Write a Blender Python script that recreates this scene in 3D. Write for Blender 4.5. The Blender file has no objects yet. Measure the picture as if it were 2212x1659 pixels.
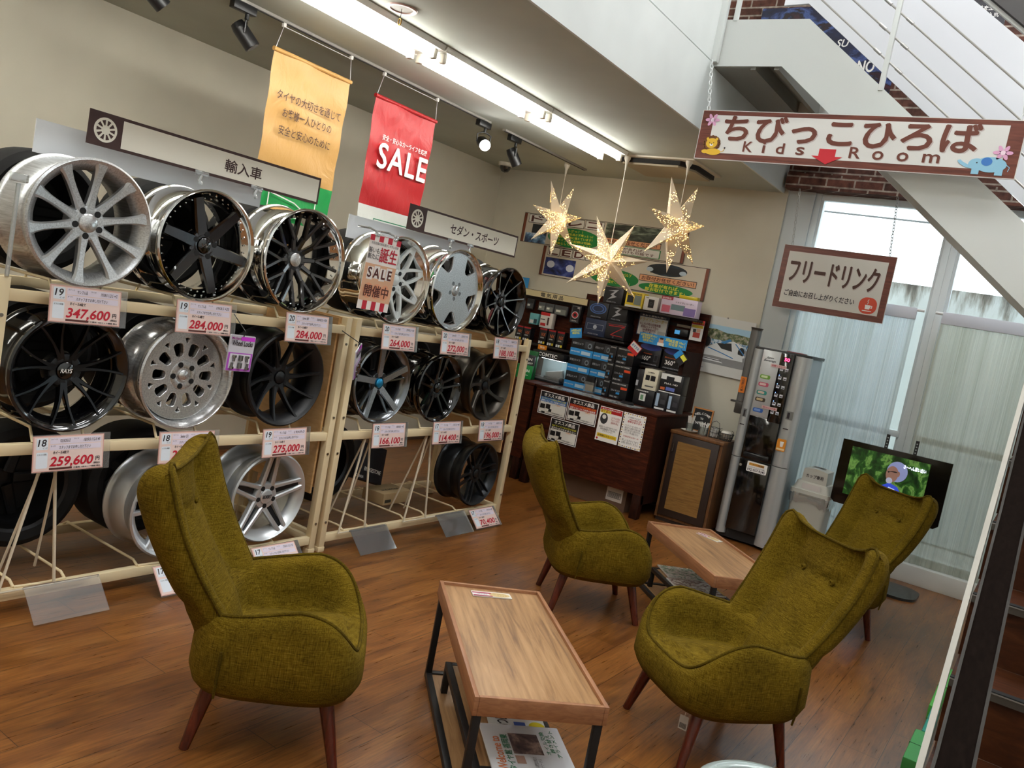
import bpy, bmesh, math, random
from mathutils import Vector, Matrix
R = random.Random(11)
S = bpy.context.scene
COL = S.collection
PI = math.pi

# ---------------------------------------------------------------- camera
cam = bpy.data.cameras.new('camera')
cam.sensor_fit = 'HORIZONTAL'; cam.sensor_width = 36.0
cam.lens = 1797.8 / 2212.0 * 36.0
cam.clip_start = 0.05; cam.clip_end = 200
camo = bpy.data.objects.new('camera', cam); COL.objects.link(camo)
yaw, pitch, roll = -0.5770826, -0.0982847, -0.1883380
fwd = Vector((math.sin(yaw)*math.cos(pitch), math.cos(yaw)*math.cos(pitch), math.sin(pitch)))
rgt = Vector((math.cos(yaw), -math.sin(yaw), 0)); dwn = fwd.cross(rgt)
c, s = math.cos(roll), math.sin(roll)
r2 = c*rgt + s*dwn; d2 = -s*rgt + c*dwn
m = Matrix((r2, -d2, -fwd)).transposed().to_4x4(); m.translation = Vector((0, 0, 1.55))
camo.matrix_world = m
S.camera = camo

# ---------------------------------------------------------------- view, sky
S.view_settings.view_transform = 'Standard'; S.view_settings.look = 'None'
S.view_settings.exposure = 1.2; S.view_settings.gamma = 1.0
S.view_settings.use_curve_mapping = False
TUBE = 14.0; VOID_FILL = 16.0; SKY = 2.6
W = bpy.data.worlds.new('sky'); S.world = W; W.use_nodes = True
bg = W.node_tree.nodes['Background']
bg.inputs['Color'].default_value = (0.86, 0.94, 1.0, 1); bg.inputs['Strength'].default_value = SKY
S.cycles.max_bounces = 8; S.cycles.diffuse_bounces = 4; S.cycles.glossy_bounces = 4
S.cycles.transparent_max_bounces = 24; S.cycles.transmission_bounces = 6
S.cycles.sample_clamp_indirect = 6.0
S.cycles.caustics_reflective = False; S.cycles.caustics_refractive = False

# ---------------------------------------------------------------- materials
def lin(h, a=1.0):
    h = h.lstrip('#'); o = []
    for i in (0, 2, 4):
        v = int(h[i:i+2], 16)/255
        o.append(v/12.92 if v <= 0.04045 else ((v+0.055)/1.055)**2.4)
    return (*o, a)
def newmat(name):
    m = bpy.data.materials.new(name); m.use_nodes = True
    return m, m.node_tree.nodes, m.node_tree.links, m.node_tree.nodes['Principled BSDF']
_M = {}
def M(col, rough=0.5, metal=0.0, emit=0.0, coat=0.0, name=None):
    k = (col, rough, metal, emit, coat)
    if k in _M: return _M[k]
    m, N, L, b = newmat(name or 'paint_%s' % col.lstrip('#'))
    b.inputs['Base Color'].default_value = lin(col)
    b.inputs['Roughness'].default_value = rough; b.inputs['Metallic'].default_value = metal
    if coat: b.inputs['Coat Weight'].default_value = coat; b.inputs['Coat Roughness'].default_value = 0.06
    if emit:
        b.inputs['Emission Color'].default_value = lin(col); b.inputs['Emission Strength'].default_value = emit
    # every surface has a faint uneven sheen
    n = N.new('ShaderNodeTexNoise'); n.inputs['Scale'].default_value = 14
    mp = N.new('ShaderNodeMapRange'); mp.inputs['To Min'].default_value = max(0.02, rough-0.05); mp.inputs['To Max'].default_value = min(1, rough+0.05)
    L.new(n.outputs['Fac'], mp.inputs['Value']); L.new(mp.outputs['Result'], b.inputs['Roughness'])
    _M[k] = m
    return m
def coords(N, L, scale=(1, 1, 1), rot=(0, 0, 0), kind='Object'):
    t = N.new('ShaderNodeTexCoord'); p = N.new('ShaderNodeMapping')
    p.inputs['Scale'].default_value = scale; p.inputs['Rotation'].default_value = rot
    L.new(t.outputs[kind], p.inputs['Vector']); return p.outputs['Vector']
def ramp(N, L, fac, stops):
    r = N.new('ShaderNodeValToRGB'); e = r.color_ramp.elements
    while len(e) < len(stops): e.new(0.5)
    for i, (p, c) in enumerate(stops): e[i].position = p; e[i].color = lin(c) if isinstance(c, str) else c
    L.new(fac, r.inputs['Fac']); return r.outputs['Color']
def noise(N, L, vec, scale, detail=4, rough=0.55, dist=0):
    n = N.new('ShaderNodeTexNoise'); n.inputs['Scale'].default_value = scale
    n.inputs['Detail'].default_value = detail; n.inputs['Roughness'].default_value = rough; n.inputs['Distortion'].default_value = dist
    L.new(vec, n.inputs['Vector']); return n.outputs['Fac']
def bump(N, L, b, h, strength=0.2, dist=0.01):
    n = N.new('ShaderNodeBump'); n.inputs['Strength'].default_value = strength; n.inputs['Distance'].default_value = dist
    L.new(h, n.inputs['Height']); L.new(n.outputs['Normal'], b.inputs['Normal'])
def mixc(N, L, a, b_, fac, mode='MIX'):
    x = N.new('ShaderNodeMix'); x.data_type = 'RGBA'; x.blend_type = mode
    if isinstance(fac, float): x.inputs['Factor'].default_value = fac
    else: L.new(fac, x.inputs['Factor'])
    for v, i in ((a, 'A'), (b_, 'B')):
        s_ = [q for q in x.inputs if q.name == i and q.type == 'RGBA'][0]
        if isinstance(v, str): s_.default_value = lin(v)
        else: L.new(v, s_)
    return [q for q in x.outputs if q.type == 'RGBA'][0]
def wood(name, c1, c2, c3, scale=(2, 30, 30), rough=0.4, coat=0.0, rot=(0, 0, 0), n=3.0, bp=0.05, spec=0.5):
    m, N, L, b = newmat(name); b.inputs['Specular IOR Level'].default_value = spec
    v = coords(N, L, scale, rot)
    f = noise(N, L, v, n, 6, 0.6, 0.6)
    L.new(ramp(N, L, f, [(0.28, c1), (0.5, c2), (0.72, c3)]), b.inputs['Base Color'])
    b.inputs['Roughness'].default_value = rough
    if coat: b.inputs['Coat Weight'].default_value = coat; b.inputs['Coat Roughness'].default_value = 0.1
    bump(N, L, b, f, bp, 0.004)
    return m
def floor_mat():
    m, N, L, b = newmat('plank_floor')
    v = coords(N, L, (1, 1, 1), (0, 0, PI/2))
    br = N.new('ShaderNodeTexBrick'); L.new(v, br.inputs['Vector'])
    br.inputs['Scale'].default_value = 1.0; br.inputs['Brick Width'].default_value = 0.92; br.inputs['Row Height'].default_value = 0.152
    br.inputs['Mortar Size'].default_value = 0.0012; br.inputs['Mortar Smooth'].default_value = 0.1; br.offset = 0.37
    br.inputs['Color1'].default_value = (0, 0, 0, 1); br.inputs['Color2'].default_value = (1, 1, 1, 1); br.inputs['Mortar'].default_value = (0.5, 0.5, 0.5, 1)
    v2 = coords(N, L, (7, 1.1, 1))
    f = noise(N, L, v2, 1.7, 7, 0.62, 0.9)
    v3 = coords(N, L, (60, 3, 1)); f3 = noise(N, L, v3, 2.0, 4, 0.6)
    base = ramp(N, L, f, [(0.28, '#3a2012'), (0.42, '#704218'), (0.56, '#8e5a26'), (0.74, '#a2713a')])
    tone = ramp(N, L, br.outputs['Color'], [(0, '#7c4a20'), (1, '#9a6030')])
    c_ = mixc(N, L, base, tone, 0.35)
    c_ = mixc(N, L, c_, ramp(N, L, f3, [(0.35, '#8c8c8c'), (0.65, '#ffffff')]), 0.6, 'MULTIPLY')
    c_ = mixc(N, L, c_, '#2c170c', br.outputs['Fac'])
    L.new(c_, b.inputs['Base Color'])
    rr = N.new('ShaderNodeMapRange'); rr.inputs['To Min'].default_value = 0.24; rr.inputs['To Max'].default_value = 0.34
    L.new(f3, rr.inputs['Value']); L.new(rr.outputs['Result'], b.inputs['Roughness'])
    b.inputs['Specular IOR Level'].default_value = 0.55
    bump(N, L, b, f3, 0.015, 0.002)
    return m
def brick_mat():
    m, N, L, b = newmat('old_brick')
    t = N.new('ShaderNodeTexCoord'); sx = N.new('ShaderNodeSeparateXYZ'); cx_ = N.new('ShaderNodeCombineXYZ')
    L.new(t.outputs['Object'], sx.inputs[0])
    ad = N.new('ShaderNodeMath'); ad.operation = 'ADD'; L.new(sx.outputs['X'], ad.inputs[0]); L.new(sx.outputs['Y'], ad.inputs[1])
    L.new(ad.outputs[0], cx_.inputs['X']); L.new(sx.outputs['Z'], cx_.inputs['Y'])
    br = N.new('ShaderNodeTexBrick'); L.new(cx_.outputs[0], br.inputs['Vector'])
    br.inputs['Scale'].default_value = 1; br.inputs['Brick Width'].default_value = 0.22; br.inputs['Row Height'].default_value = 0.068
    br.inputs['Mortar Size'].default_value = 0.007
    br.inputs['Color1'].default_value = lin('#7a4a3c'); br.inputs['Color2'].default_value = lin('#56382f'); br.inputs['Mortar'].default_value = lin('#b7a99c')
    f = noise(N, L, t.outputs['Object'], 22, 5)
    c_ = mixc(N, L, br.outputs['Color'], ramp(N, L, f, [(0.3, '#5f5550'), (0.7, '#ffffff')]), 0.7, 'MULTIPLY')
    L.new(c_, b.inputs['Base Color']); b.inputs['Roughness'].default_value = 0.85
    bump(N, L, b, br.outputs['Fac'], -0.6, 0.01)
    return m
def plaster(name, col, rough=0.75, bp=0.05):
    m, N, L, b = newmat(name)
    v = coords(N, L); f = noise(N, L, v, 90, 3)
    L.new(mixc(N, L, col, ramp(N, L, noise(N, L, v, 1.3, 3), [(0.3, '#ececec'), (0.7, '#ffffff')]), 1.0, 'MULTIPLY'), b.inputs['Base Color'])
    b.inputs['Roughness'].default_value = rough; bump(N, L, b, f, bp, 0.003)
    return m
def fabric(name, c1, c2, c3):
    m, N, L, b = newmat(name)
    v = coords(N, L, (420, 420, 22)); f1 = noise(N, L, v, 1.0, 3)
    v2 = coords(N, L, (34, 34, 560)); f2 = noise(N, L, v2, 1.0, 3)
    v3 = coords(N, L); f3 = noise(N, L, v3, 7, 3)
    a = N.new('ShaderNodeMath'); a.operation = 'ADD'; L.new(f1, a.inputs[0]); L.new(f2, a.inputs[1])
    h = N.new('ShaderNodeMath'); h.operation = 'MULTIPLY'; h.inputs[1].default_value = 0.5; L.new(a.outputs[0], h.inputs[0])
    col = ramp(N, L, h.outputs[0], [(0.30, c1), (0.5, c2), (0.70, c3)])
    L.new(mixc(N, L, col, ramp(N, L, f3, [(0.3, '#d6d6d6'), (0.7, '#ffffff')]), 1.0, 'MULTIPLY'), b.inputs['Base Color'])
    b.inputs['Roughness'].default_value = 0.95
    b.inputs['Specular IOR Level'].default_value = 0.1
    w = noise(N, L, coords(N, L, (1, 1, 1.6)), 9, 3, 0.5, 1.2)
    s_ = N.new('ShaderNodeMath'); s_.operation = 'MULTIPLY_ADD'; s_.inputs[1].default_value = 3.0
    L.new(w, s_.inputs[0]); L.new(h.outputs[0], s_.inputs[2])
    bump(N, L, b, s_.outputs[0], 0.35, 0.006)
    return m
def clear(name, tint='#f4f8f8', refl=0.1, opac=0.05):
    m, N, L, b = newmat(name); out = N['Material Output']; N.remove(b)
    t = N.new('ShaderNodeBsdfTransparent'); t.inputs['Color'].default_value = lin(tint)
    g = N.new('ShaderNodeBsdfGlossy'); g.inputs['Roughness'].default_value = 0.05
    d = N.new('ShaderNodeBsdfDiffuse'); d.inputs['Color'].default_value = lin('#ffffff')
    fr = N.new('ShaderNodeFresnel'); fr.inputs['IOR'].default_value = 1.45
    sc = N.new('ShaderNodeMath'); sc.operation = 'MULTIPLY_ADD'; sc.inputs[1].default_value = 0.9; sc.inputs[2].default_value = refl*0.3
    L.new(fr.outputs[0], sc.inputs[0])
    x = N.new('ShaderNodeMixShader'); x.inputs[0].default_value = opac
    L.new(t.outputs[0], x.inputs[1]); L.new(d.outputs[0], x.inputs[2])
    y = N.new('ShaderNodeMixShader'); L.new(sc.outputs[0], y.inputs[0]); L.new(x.outputs[0], y.inputs[1]); L.new(g.outputs[0], y.inputs[2])
    L.new(y.outputs[0], out.inputs['Surface'])
    return m
def sheet_mat(name, c1, c2):
    # ribbed translucent plastic sheet: ribs run upright
    m, N, L, b = newmat(name); out = N['Material Output']
    v = coords(N, L, (1, 1, 1)); sx = N.new('ShaderNodeSeparateXYZ'); L.new(v, sx.inputs[0])
    f = noise(N, L, coords(N, L, (150, 1, 0.6)), 1.0, 3)
    f2 = noise(N, L, coords(N, L, (9, 1, 0.35)), 1.0, 4)
    col = mixc(N, L, ramp(N, L, f, [(0.35, c1), (0.65, c2)]), ramp(N, L, f2, [(0.3, '#dcdcd4'), (0.6, '#ffffff')]), 1.0, 'MULTIPLY')
    tr = N.new('ShaderNodeBsdfTranslucent'); df = N.new('ShaderNodeBsdfDiffuse'); tp = N.new('ShaderNodeBsdfTransparent')
    L.new(col, tr.inputs['Color']); L.new(col, df.inputs['Color'])
    x = N.new('ShaderNodeMixShader'); x.inputs[0].default_value = 0.5; L.new(tr.outputs[0], x.inputs[1]); L.new(df.outputs[0], x.inputs[2])
    y = N.new('ShaderNodeMixShader'); y.inputs[0].default_value = 0.16; L.new(x.outputs[0], y.inputs[1]); L.new(tp.outputs[0], y.inputs[2])
    L.new(y.outputs[0], out.inputs['Surface']); N.remove(b)
    return m
def brushed(name, col, rough=0.28, radial=True):
    m, N, L, b = newmat(name)
    f = noise(N, L, coords(N, L, (3, 160, 160)), 1.0, 3)
    L.new(ramp(N, L, f, [(0.3, col), (0.7, '#ffffff')]) if False else mixc(N, L, col, ramp(N, L, f, [(0.3, '#c8c8c8'), (0.7, '#ffffff')]), 1.0, 'MULTIPLY'), b.inputs['Base Color'])
    b.inputs['Metallic'].default_value = 0.72; b.inputs['Roughness'].default_value = rough
    bump(N, L, b, f, 0.04, 0.002)
    return m
def photo(name, stops, scale, seed=0.0, rough=0.5, detail=5, emit=0):
    # a printed picture: blotches of a few colours
    m, N, L, b = newmat(name)
    t = N.new('ShaderNodeTexCoord'); p = N.new('ShaderNodeMapping'); p.inputs['Scale'].default_value = scale; p.inputs['Location'].default_value = (seed, seed*1.7, 0)
    L.new(t.outputs['Object'], p.inputs['Vector'])
    f = noise(N, L, p.outputs['Vector'], 1.0, detail, 0.6, 0.4)
    col = ramp(N, L, f, stops); L.new(col, b.inputs['Base Color']); b.inputs['Roughness'].default_value = rough
    if emit: L.new(col, b.inputs['Emission Color']); b.inputs['Emission Strength'].default_value = emit
    return m

# ---------------------------------------------------------------- geometry helpers
class G:
    def __init__(s): s.bm = bmesh.new(); s.ms = []
    def mi(s, m):
        if m not in s.ms: s.ms.append(m)
        return s.ms.index(m)
    def add(s, vs, fs, m, smooth=False):
        bv = [s.bm.verts.new(v) for v in vs]; i = s.mi(m)
        for f in fs:
            if len(set(f)) < 3: continue
            try:
                q = s.bm.faces.new([bv[k] for k in f]); q.material_index = i; q.smooth = smooth
            except ValueError: pass
        return bv
    def box(s, c, d, m, bev=0.0, rot=None, seg=2):
        t = bmesh.new(); bmesh.ops.create_cube(t, size=1.0)
        for v in t.verts: v.co = Vector((v.co.x*d[0], v.co.y*d[1], v.co.z*d[2]))
        if bev: bmesh.ops.bevel(t, geom=t.edges[:], offset=min(bev, min(d)*0.45), segments=seg, affect='EDGES', profile=0.5)
        mt = (rot.to_4x4() if rot is not None else Matrix())
        t.verts.index_update()
        vs = [Vector(c) + (mt @ v.co) for v in t.verts]; fs = [[v.index for v in f.verts] for f in t.faces]
        s.add(vs, fs, m, bool(bev)); t.free(); return s
    def bx(s, x0, x1, y0, y1, z0, z1, m, bev=0.0):
        return s.box(((x0+x1)/2, (y0+y1)/2, (z0+z1)/2), (abs(x1-x0), abs(y1-y0), abs(z1-z0)), m, bev)
    def cyl(s, p0, p1, r0, m, r1=None, seg=16, caps=True, smooth=True):
        p0, p1 = Vector(p0), Vector(p1); r1 = r0 if r1 is None else r1
        a = (p1-p0).normalized(); u = a.orthogonal().normalized(); w = a.cross(u)
        vs = []
        for p, r in ((p0, r0), (p1, r1)):
            for k in range(seg):
                t = 2*PI*k/seg; vs.append(p + r*(math.cos(t)*u + math.sin(t)*w))
        fs = [[k, (k+1) % seg, seg+(k+1) % seg, seg+k] for k in range(seg)]
        s.add(vs, fs, m, smooth)
        if caps:
            s.add(vs[:seg], [list(range(seg))[::-1]], m); s.add(vs[seg:], [list(range(seg))], m)
        return s
    def tube(s, pts, r, m, seg=8, closed=False):
        pts = [Vector(p) for p in pts]; n = len(pts); vs = []
        u = None
        for i in range(n):
            a = pts[(i+1) % n] if (closed or i < n-1) else pts[i]
            b = pts[(i-1) % n] if (closed or i > 0) else pts[i]
            t = (a-b).normalized()
            u = t.orthogonal().normalized() if u is None else (u - t*u.dot(t)).normalized()
            w = t.cross(u)
            for k in range(seg):
                q = 2*PI*k/seg; vs.append(pts[i] + r*(math.cos(q)*u + math.sin(q)*w))
        fs = []
        for i in range(n if closed else n-1):
            j = (i+1) % n
            for k in range(seg): fs.append([i*seg+k, i*seg+(k+1) % seg, j*seg+(k+1) % seg, j*seg+k])
        if not closed: fs += [list(range(seg))[::-1], [(n-1)*seg+k for k in range(seg)]]
        s.add(vs, fs, m, True); return s
    def lathe(s, prof, m, seg=48, o=(0, 0, 0), axis='z', loop=False, smooth=True):
        vs = []; n = len(prof); o = Vector(o)
        for a, r in prof:
            for k in range(seg):
                t = 2*PI*k/seg; x, y = r*math.cos(t), r*math.sin(t)
                vs.append(o + (Vector((x, y, a)) if axis == 'z' else Vector((a, x, y)) if axis == 'x' else Vector((x, a, y))))
        fs = []
        for i in range(n if loop else n-1):
            j = (i+1) % n
            for k in range(seg): fs.append([i*seg+k, i*seg+(k+1) % seg, j*seg+(k+1) % seg, j*seg+k])
        s.add(vs, fs, m, smooth); return s
    def poly(s, pts, z, m):
        s.add([(p[0], p[1], z) for p in pts], [list(range(len(pts)))], m); return s
    def rect(s, x0, y0, x1, y1, z, m): return s.poly([(x0, y0), (x1, y0), (x1, y1), (x0, y1)], z, m)
    def frame(s, x0, y0, x1, y1, t, z, m):
        s.rect(x0, y0, x1, y0+t, z, m); s.rect(x0, y1-t, x1, y1, z, m); s.rect(x0, y0+t, x0+t, y1-t, z, m); s.rect(x1-t, y0+t, x1, y1-t, z, m); return s
    def disc(s, cx, cy, rx, z, m, ry=None, seg=28, rot=0.0):
        ry = rx if ry is None else ry; cr, sr = math.cos(rot), math.sin(rot)
        return s.poly([(cx+rx*math.cos(t)*cr-ry*math.sin(t)*sr, cy+rx*math.cos(t)*sr+ry*math.sin(t)*cr) for t in [2*PI*k/seg for k in range(seg)]], z, m)
    def line(s, pts, w, z, m):
        for a, b in zip(pts[:-1], pts[1:]):
            a, b = Vector(a), Vector(b); t = (b-a).normalized(); n = Vector((-t.y, t.x))*w/2
            a2, b2 = a-t*w*0.3, b+t*w*0.3
            s.poly([a2+n, a2-n, b2-n, b2+n][::-1], z, m)
        return s
    def prism(s, pts, z0, z1, m, smooth=False):
        n = len(pts); vs = [(p[0], p[1], z0) for p in pts] + [(p[0], p[1], z1) for p in pts]
        s.add(vs, [[k, (k+1) % n, n+(k+1) % n, n+k] for k in range(n)], m, smooth)
        s.add(vs[:n], [list(range(n))[::-1]], m); s.add(vs[n:], [list(range(n))], m); return s
    def tf(s, mat):
        bmesh.ops.transform(s.bm, matrix=mat, verts=s.bm.verts[:]); return s
    def done(s, name, parent=None, loc=None, fix=True, sharp=40):
        me = bpy.data.meshes.new(name)
        if fix: bmesh.ops.recalc_face_normals(s.bm, faces=s.bm.faces[:])
        s.bm.to_mesh(me); s.bm.free()
        for m in s.ms: me.materials.append(m)
        if sharp: me.set_sharp_from_angle(angle=math.radians(sharp))
        o = bpy.data.objects.new(name, me); COL.objects.link(o)
        if parent is not None: o.parent = parent
        if loc is not None: o.location = loc
        return o
def tag(o, label, cat, group=None):
    o['label'] = label; o['category'] = cat
    if group: o['group'] = group
    return o
def struct(o): o['kind'] = 'structure'; return o
def thing(name, label, cat, loc=(0, 0, 0), rotz=0.0, group=None, mat=None):
    o = bpy.data.objects.new(name, None); COL.objects.link(o); o.empty_display_size = 0.05
    if mat is not None: o.matrix_world = mat
    else: o.location = loc; o.rotation_euler = (0, 0, rotz)
    return tag(o, label, cat, group)
def part(src, parent, loc=None, rot=None):
    o = src.copy(); COL.objects.link(o); o.parent = parent
    if loc is not None: o.location = loc
    if rot is not None: o.rotation_euler = rot
    return o
def clone(root, label, loc, rotz):
    r = root.copy(); COL.objects.link(r); r.location = loc; r.rotation_euler = (0, 0, rotz); r['label'] = label
    for ch in root.children:
        c_ = part(ch, r)
        for g in ch.children: part(g, c_)
    return r
# frames for flat things: local x = reading direction, y = up, z = out of the face
def face_mat(loc, face, tilt=0.0, spin=0.0, yawr=0.0):
    if face == 'x': b = Matrix(((0, 0, 1), (1, 0, 0), (0, 1, 0)))        # faces +x (toward the shop from the wheel racks)
    elif face == '-y': b = Matrix(((1, 0, 0), (0, 0, -1), (0, 1, 0)))    # faces -y (from the back wall)
    else: b = Matrix.Identity(3)                                          # faces up
    m = Matrix.Translation(loc) @ Matrix.Rotation(yawr, 4, 'Z') @ b.to_4x4() @ Matrix.Rotation(tilt, 4, 'X') @ Matrix.Rotation(spin, 4, 'Z')
    return m
def text(s_, cx, cy, w, h, m, parent, z=0.002, bold=0.0, shear=0.0, name='lettering', rot=0.0, lab=None, sp=1.0, res=3, align='CENTER', line=1.0):
    cu = bpy.data.curves.new(name, 'FONT'); cu.body = s_; cu.size = 1; cu.offset = min(bold, 0.006); cu.shear = shear
    cu.resolution_u = res; cu.space_character = sp; cu.align_x = align; cu.space_line = line
    ob = bpy.data.objects.new(name, cu); me = bpy.data.meshes.new_from_object(ob)
    bpy.data.objects.remove(ob); bpy.data.curves.remove(cu)
    xs = [v.co.x for v in me.vertices]; ys = [v.co.y for v in me.vertices]
    if not xs: return None
    ax, bx_, ay, by = min(xs), max(xs), min(ys), max(ys)
    kx = w/max(1e-6, bx_-ax); ky = h/max(1e-6, by-ay)
    if h is None or h == 0: ky = kx
    ca, sa = math.cos(rot), math.sin(rot)
    for v in me.vertices:
        x, y = (v.co.x-(ax+bx_)/2)*kx, (v.co.y-(ay+by)/2)*ky
        v.co = (cx+x*ca-y*sa, cy+x*sa+y*ca, z)
    if bold > 0.012:
        # thicken strokes: a few slightly shifted copies of the same letters
        d = min(bold, .045)*0.55*ky; t0 = bmesh.new(); t0.from_mesh(me)
        for q, (dx, dy) in enumerate(((d, 0), (-d, 0), (0, d), (0, -d))):
            t1 = me.copy(); t1.transform(Matrix.Translation((dx*ca-dy*sa, dx*sa+dy*ca, -.00012*(q+1)))); t0.from_mesh(t1); bpy.data.meshes.remove(t1)
        t0.to_mesh(me); t0.free()
    me.materials.clear(); me.materials.append(m); me.name = name
    o = bpy.data.objects.new(name, me); COL.objects.link(o); o.parent = parent
    if lab: o['label'] = lab
    return o
def rrect(x0, y0, x1, y1, r, n=5):
    p = []
    for cx, cy, a in ((x1-r, y1-r, 0), (x0+r, y1-r, PI/2), (x0+r, y0+r, PI), (x1-r, y0+r, 1.5*PI)):
        p += [(cx+r*math.cos(a+PI/2*k/n), cy+r*math.sin(a+PI/2*k/n)) for k in range(n+1)]
    return p
def catmull(P, n, closed=False):
    P = [Vector(p) for p in P]; out = []; N_ = len(P)
    for i in range(N_ if closed else N_-1):
        g = lambda k: P[k % N_] if closed else P[max(0, min(N_-1, k))]
        a, b, c_, d = g(i-1), g(i), g(i+1), g(i+2)
        for k in range(n):
            t = k/n
            out.append(0.5*((2*b)+(-a+c_)*t+(2*a-5*b+4*c_-d)*t*t+(-a+3*b-3*c_+d)*t**3))
    if not closed: out.append(P[-1])
    return out
def interp(tab, x):
    if x <= tab[0][0]: return tab[0][1]
    for (a, u), (b, v) in zip(tab[:-1], tab[1:]):
        if x <= b:
            i = tab.index((a, u)); t = (x-a)/(b-a); h = b-a
            ma = (v-tab[i-1][1])/(b-tab[i-1][0]) if i else (v-u)/h
            mb = (tab[i+2][1]-u)/(tab[i+2][0]-a) if i+2 < len(tab) else (v-u)/h
            return (2*t**3-3*t*t+1)*u+(t**3-2*t*t+t)*h*ma+(3*t*t-2*t**3)*v+(t**3-t*t)*h*mb
    return tab[-1][1]
# ================================================================ the room
WALL = plaster('beige_wallpaper', '#dad4c2', 0.8); CEIL = plaster('ceiling_paint', '#c3c8be', 0.85, 0.08)
WHITE = plaster('white_paint', '#e3e8e6', 0.55, 0.02); STEEL = M('#dfe4e2', 0.45)
FLOOR = floor_mat(); BRICK = brick_mat()
struct(G().bx(-5.4, 2.6, -3.4, 7.4, -0.1, 0, FLOOR).done('floor'))
struct(G().bx(-5.24, -2.30, -3.2, 7.1, 2.867, 3.28, CEIL).done('ceiling'))
struct(G().bx(-5.39, -5.24, -3.2, 7.25, 0, 5.9, WALL).done('wall_left'))
struct(G().bx(-5.24, -2.25, 7.1, 7.3, 0, 3.02, WALL).done('wall_back'))
struct(G().bx(-5.24, 2.4, 7.1, 7.3, 3.02, 5.9, BRICK).done('wall_upper_back'))
struct(G().bx(2.4, 2.55, -3.2, 7.3, 0, 5.9, WHITE).done('wall_right'))
struct(G().bx(-5.39, 2.55, -3.35, -3.2, 0, 5.9, WALL).done('wall_behind'))
struct(G().bx(-5.39, 2.55, -3.35, 7.3, 5.9, 6.0, WHITE).done('ceiling_upper'))
struct(G().bx(-2.30, -2.285, -3.2, 7.099, 2.862, 3.281, WHITE).done('trim_1'))       # slab edge round the stairwell
struct(G().bx(-2.31, -2.29, -3.2, 5.1, 3.292, 4.25, WHITE).done('trim_2'))           # upper balustrade panel
g = G(); g.bx(-2.26, 2.4, 6.99, 7.3, 2.895, 3.02, BRICK); struct(g.done('trim_3'))   # brick lintel over the window
g = G(); g.bx(-2.25, 2.4, 7.0, 7.3, 0.0, 0.14, M('#d3d4ce', 0.6), 0.004); struct(g.done('baseboard_window'))
struct(G().bx(-5.24, -2.25, 7.088, 7.1, 0, 0.07, M('#5a4334', 0.6)).done('baseboard_back'))
struct(G().bx(-5.24, -5.228, -3.2, 7.09, 0, 0.07, M('#5a4334', 0.6)).done('baseboard_left'))
# shop window: two bays of white aluminium
ALU = M('#d9dfe0', 0.4); GLASS = clear('window_glass', '#f6fbfb', 0.05, 0.03)
def bay(name, x0, x1):
    g = G(); w = 0.05
    for a, b in ((x0, x0+w), (x1-w, x1)): g.bx(a, b, 7.14, 7.24, 0.14, 2.895, ALU, 0.004)
    for z in (0.14, 1.06, 2.845): g.bx(x0+w, x1-w, 7.15, 7.23, z, z+0.05, ALU, 0.004)
    g.bx(x0+w, x0+w+0.02, 7.16, 7.22, 0.19, 2.845, ALU); g.bx(x1-w-0.02, x1-w, 7.16, 7.22, 0.19, 2.845, ALU)
    o = struct(g.done(name))
    G().bx(x0+w, x1-w, 7.195, 7.2, 0.19, 2.845, GLASS).done('pane', o)
    return o
bay('window_1', -2.03, -0.945); bay('window_2', -0.945, 0.55); bay('window_3', 0.55, 2.1)
g = G(); g.bx(-2.25, -2.03, 7.12, 7.3, 0.14, 2.895, M('#c9cfd0', 0.5)); g.bx(2.1, 2.4, 7.12, 7.3, 0.14, 2.895, M('#c9cfd0', 0.5)); struct(g.done('wall_window'))
# outside: yard and a rain-stained boundary wall
def stained():
    m, N, L, b = newmat('stained_render')
    v = coords(N, L, (5, 1, 0.8)); f = noise(N, L, v, 1.2, 6, 0.65)
    t = N.new('ShaderNodeTexCoord'); sx = N.new('ShaderNodeSeparateXYZ'); L.new(t.outputs['Object'], sx.inputs[0])
    mr = N.new('ShaderNodeMapRange'); mr.inputs['From Min'].default_value = 1.9; mr.inputs['From Max'].default_value = 2.46; mr.inputs['To Min'].default_value = -0.28; mr.inputs['To Max'].default_value = 0.16
    L.new(sx.outputs['Z'], mr.inputs['Value'])
    a = N.new('ShaderNodeMath'); a.operation = 'ADD'; L.new(f, a.inputs[0]); L.new(mr.outputs['Result'], a.inputs[1])
    L.new(ramp(N, L, a.outputs[0], [(0.5, '#d8dede'), (0.62, '#8f8c84'), (0.7, '#4b463f')]), b.inputs['Base Color']); b.inputs['Roughness'].default_value = 0.9
    return m
tag(G().bx(-6, 5, 9.0, 9.2, 0, 2.44, stained()).done('boundary_wall'), 'white boundary wall outside the window with black rain stains along its top', 'wall')
struct(G().bx(-7, 6, 7.4, 14, -0.12, -0.02, M('#9a9a95', 0.9)).done('ground_outside'))
tag(G().tube([(-4, 11, 3.42), (0, 11, 3.36), (4, 11, 3.42)], 0.012, M('#555555', 0.6), 6).done('power_line'), 'thin overhead cable crossing the bright sky outside the window', 'cable')

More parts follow.
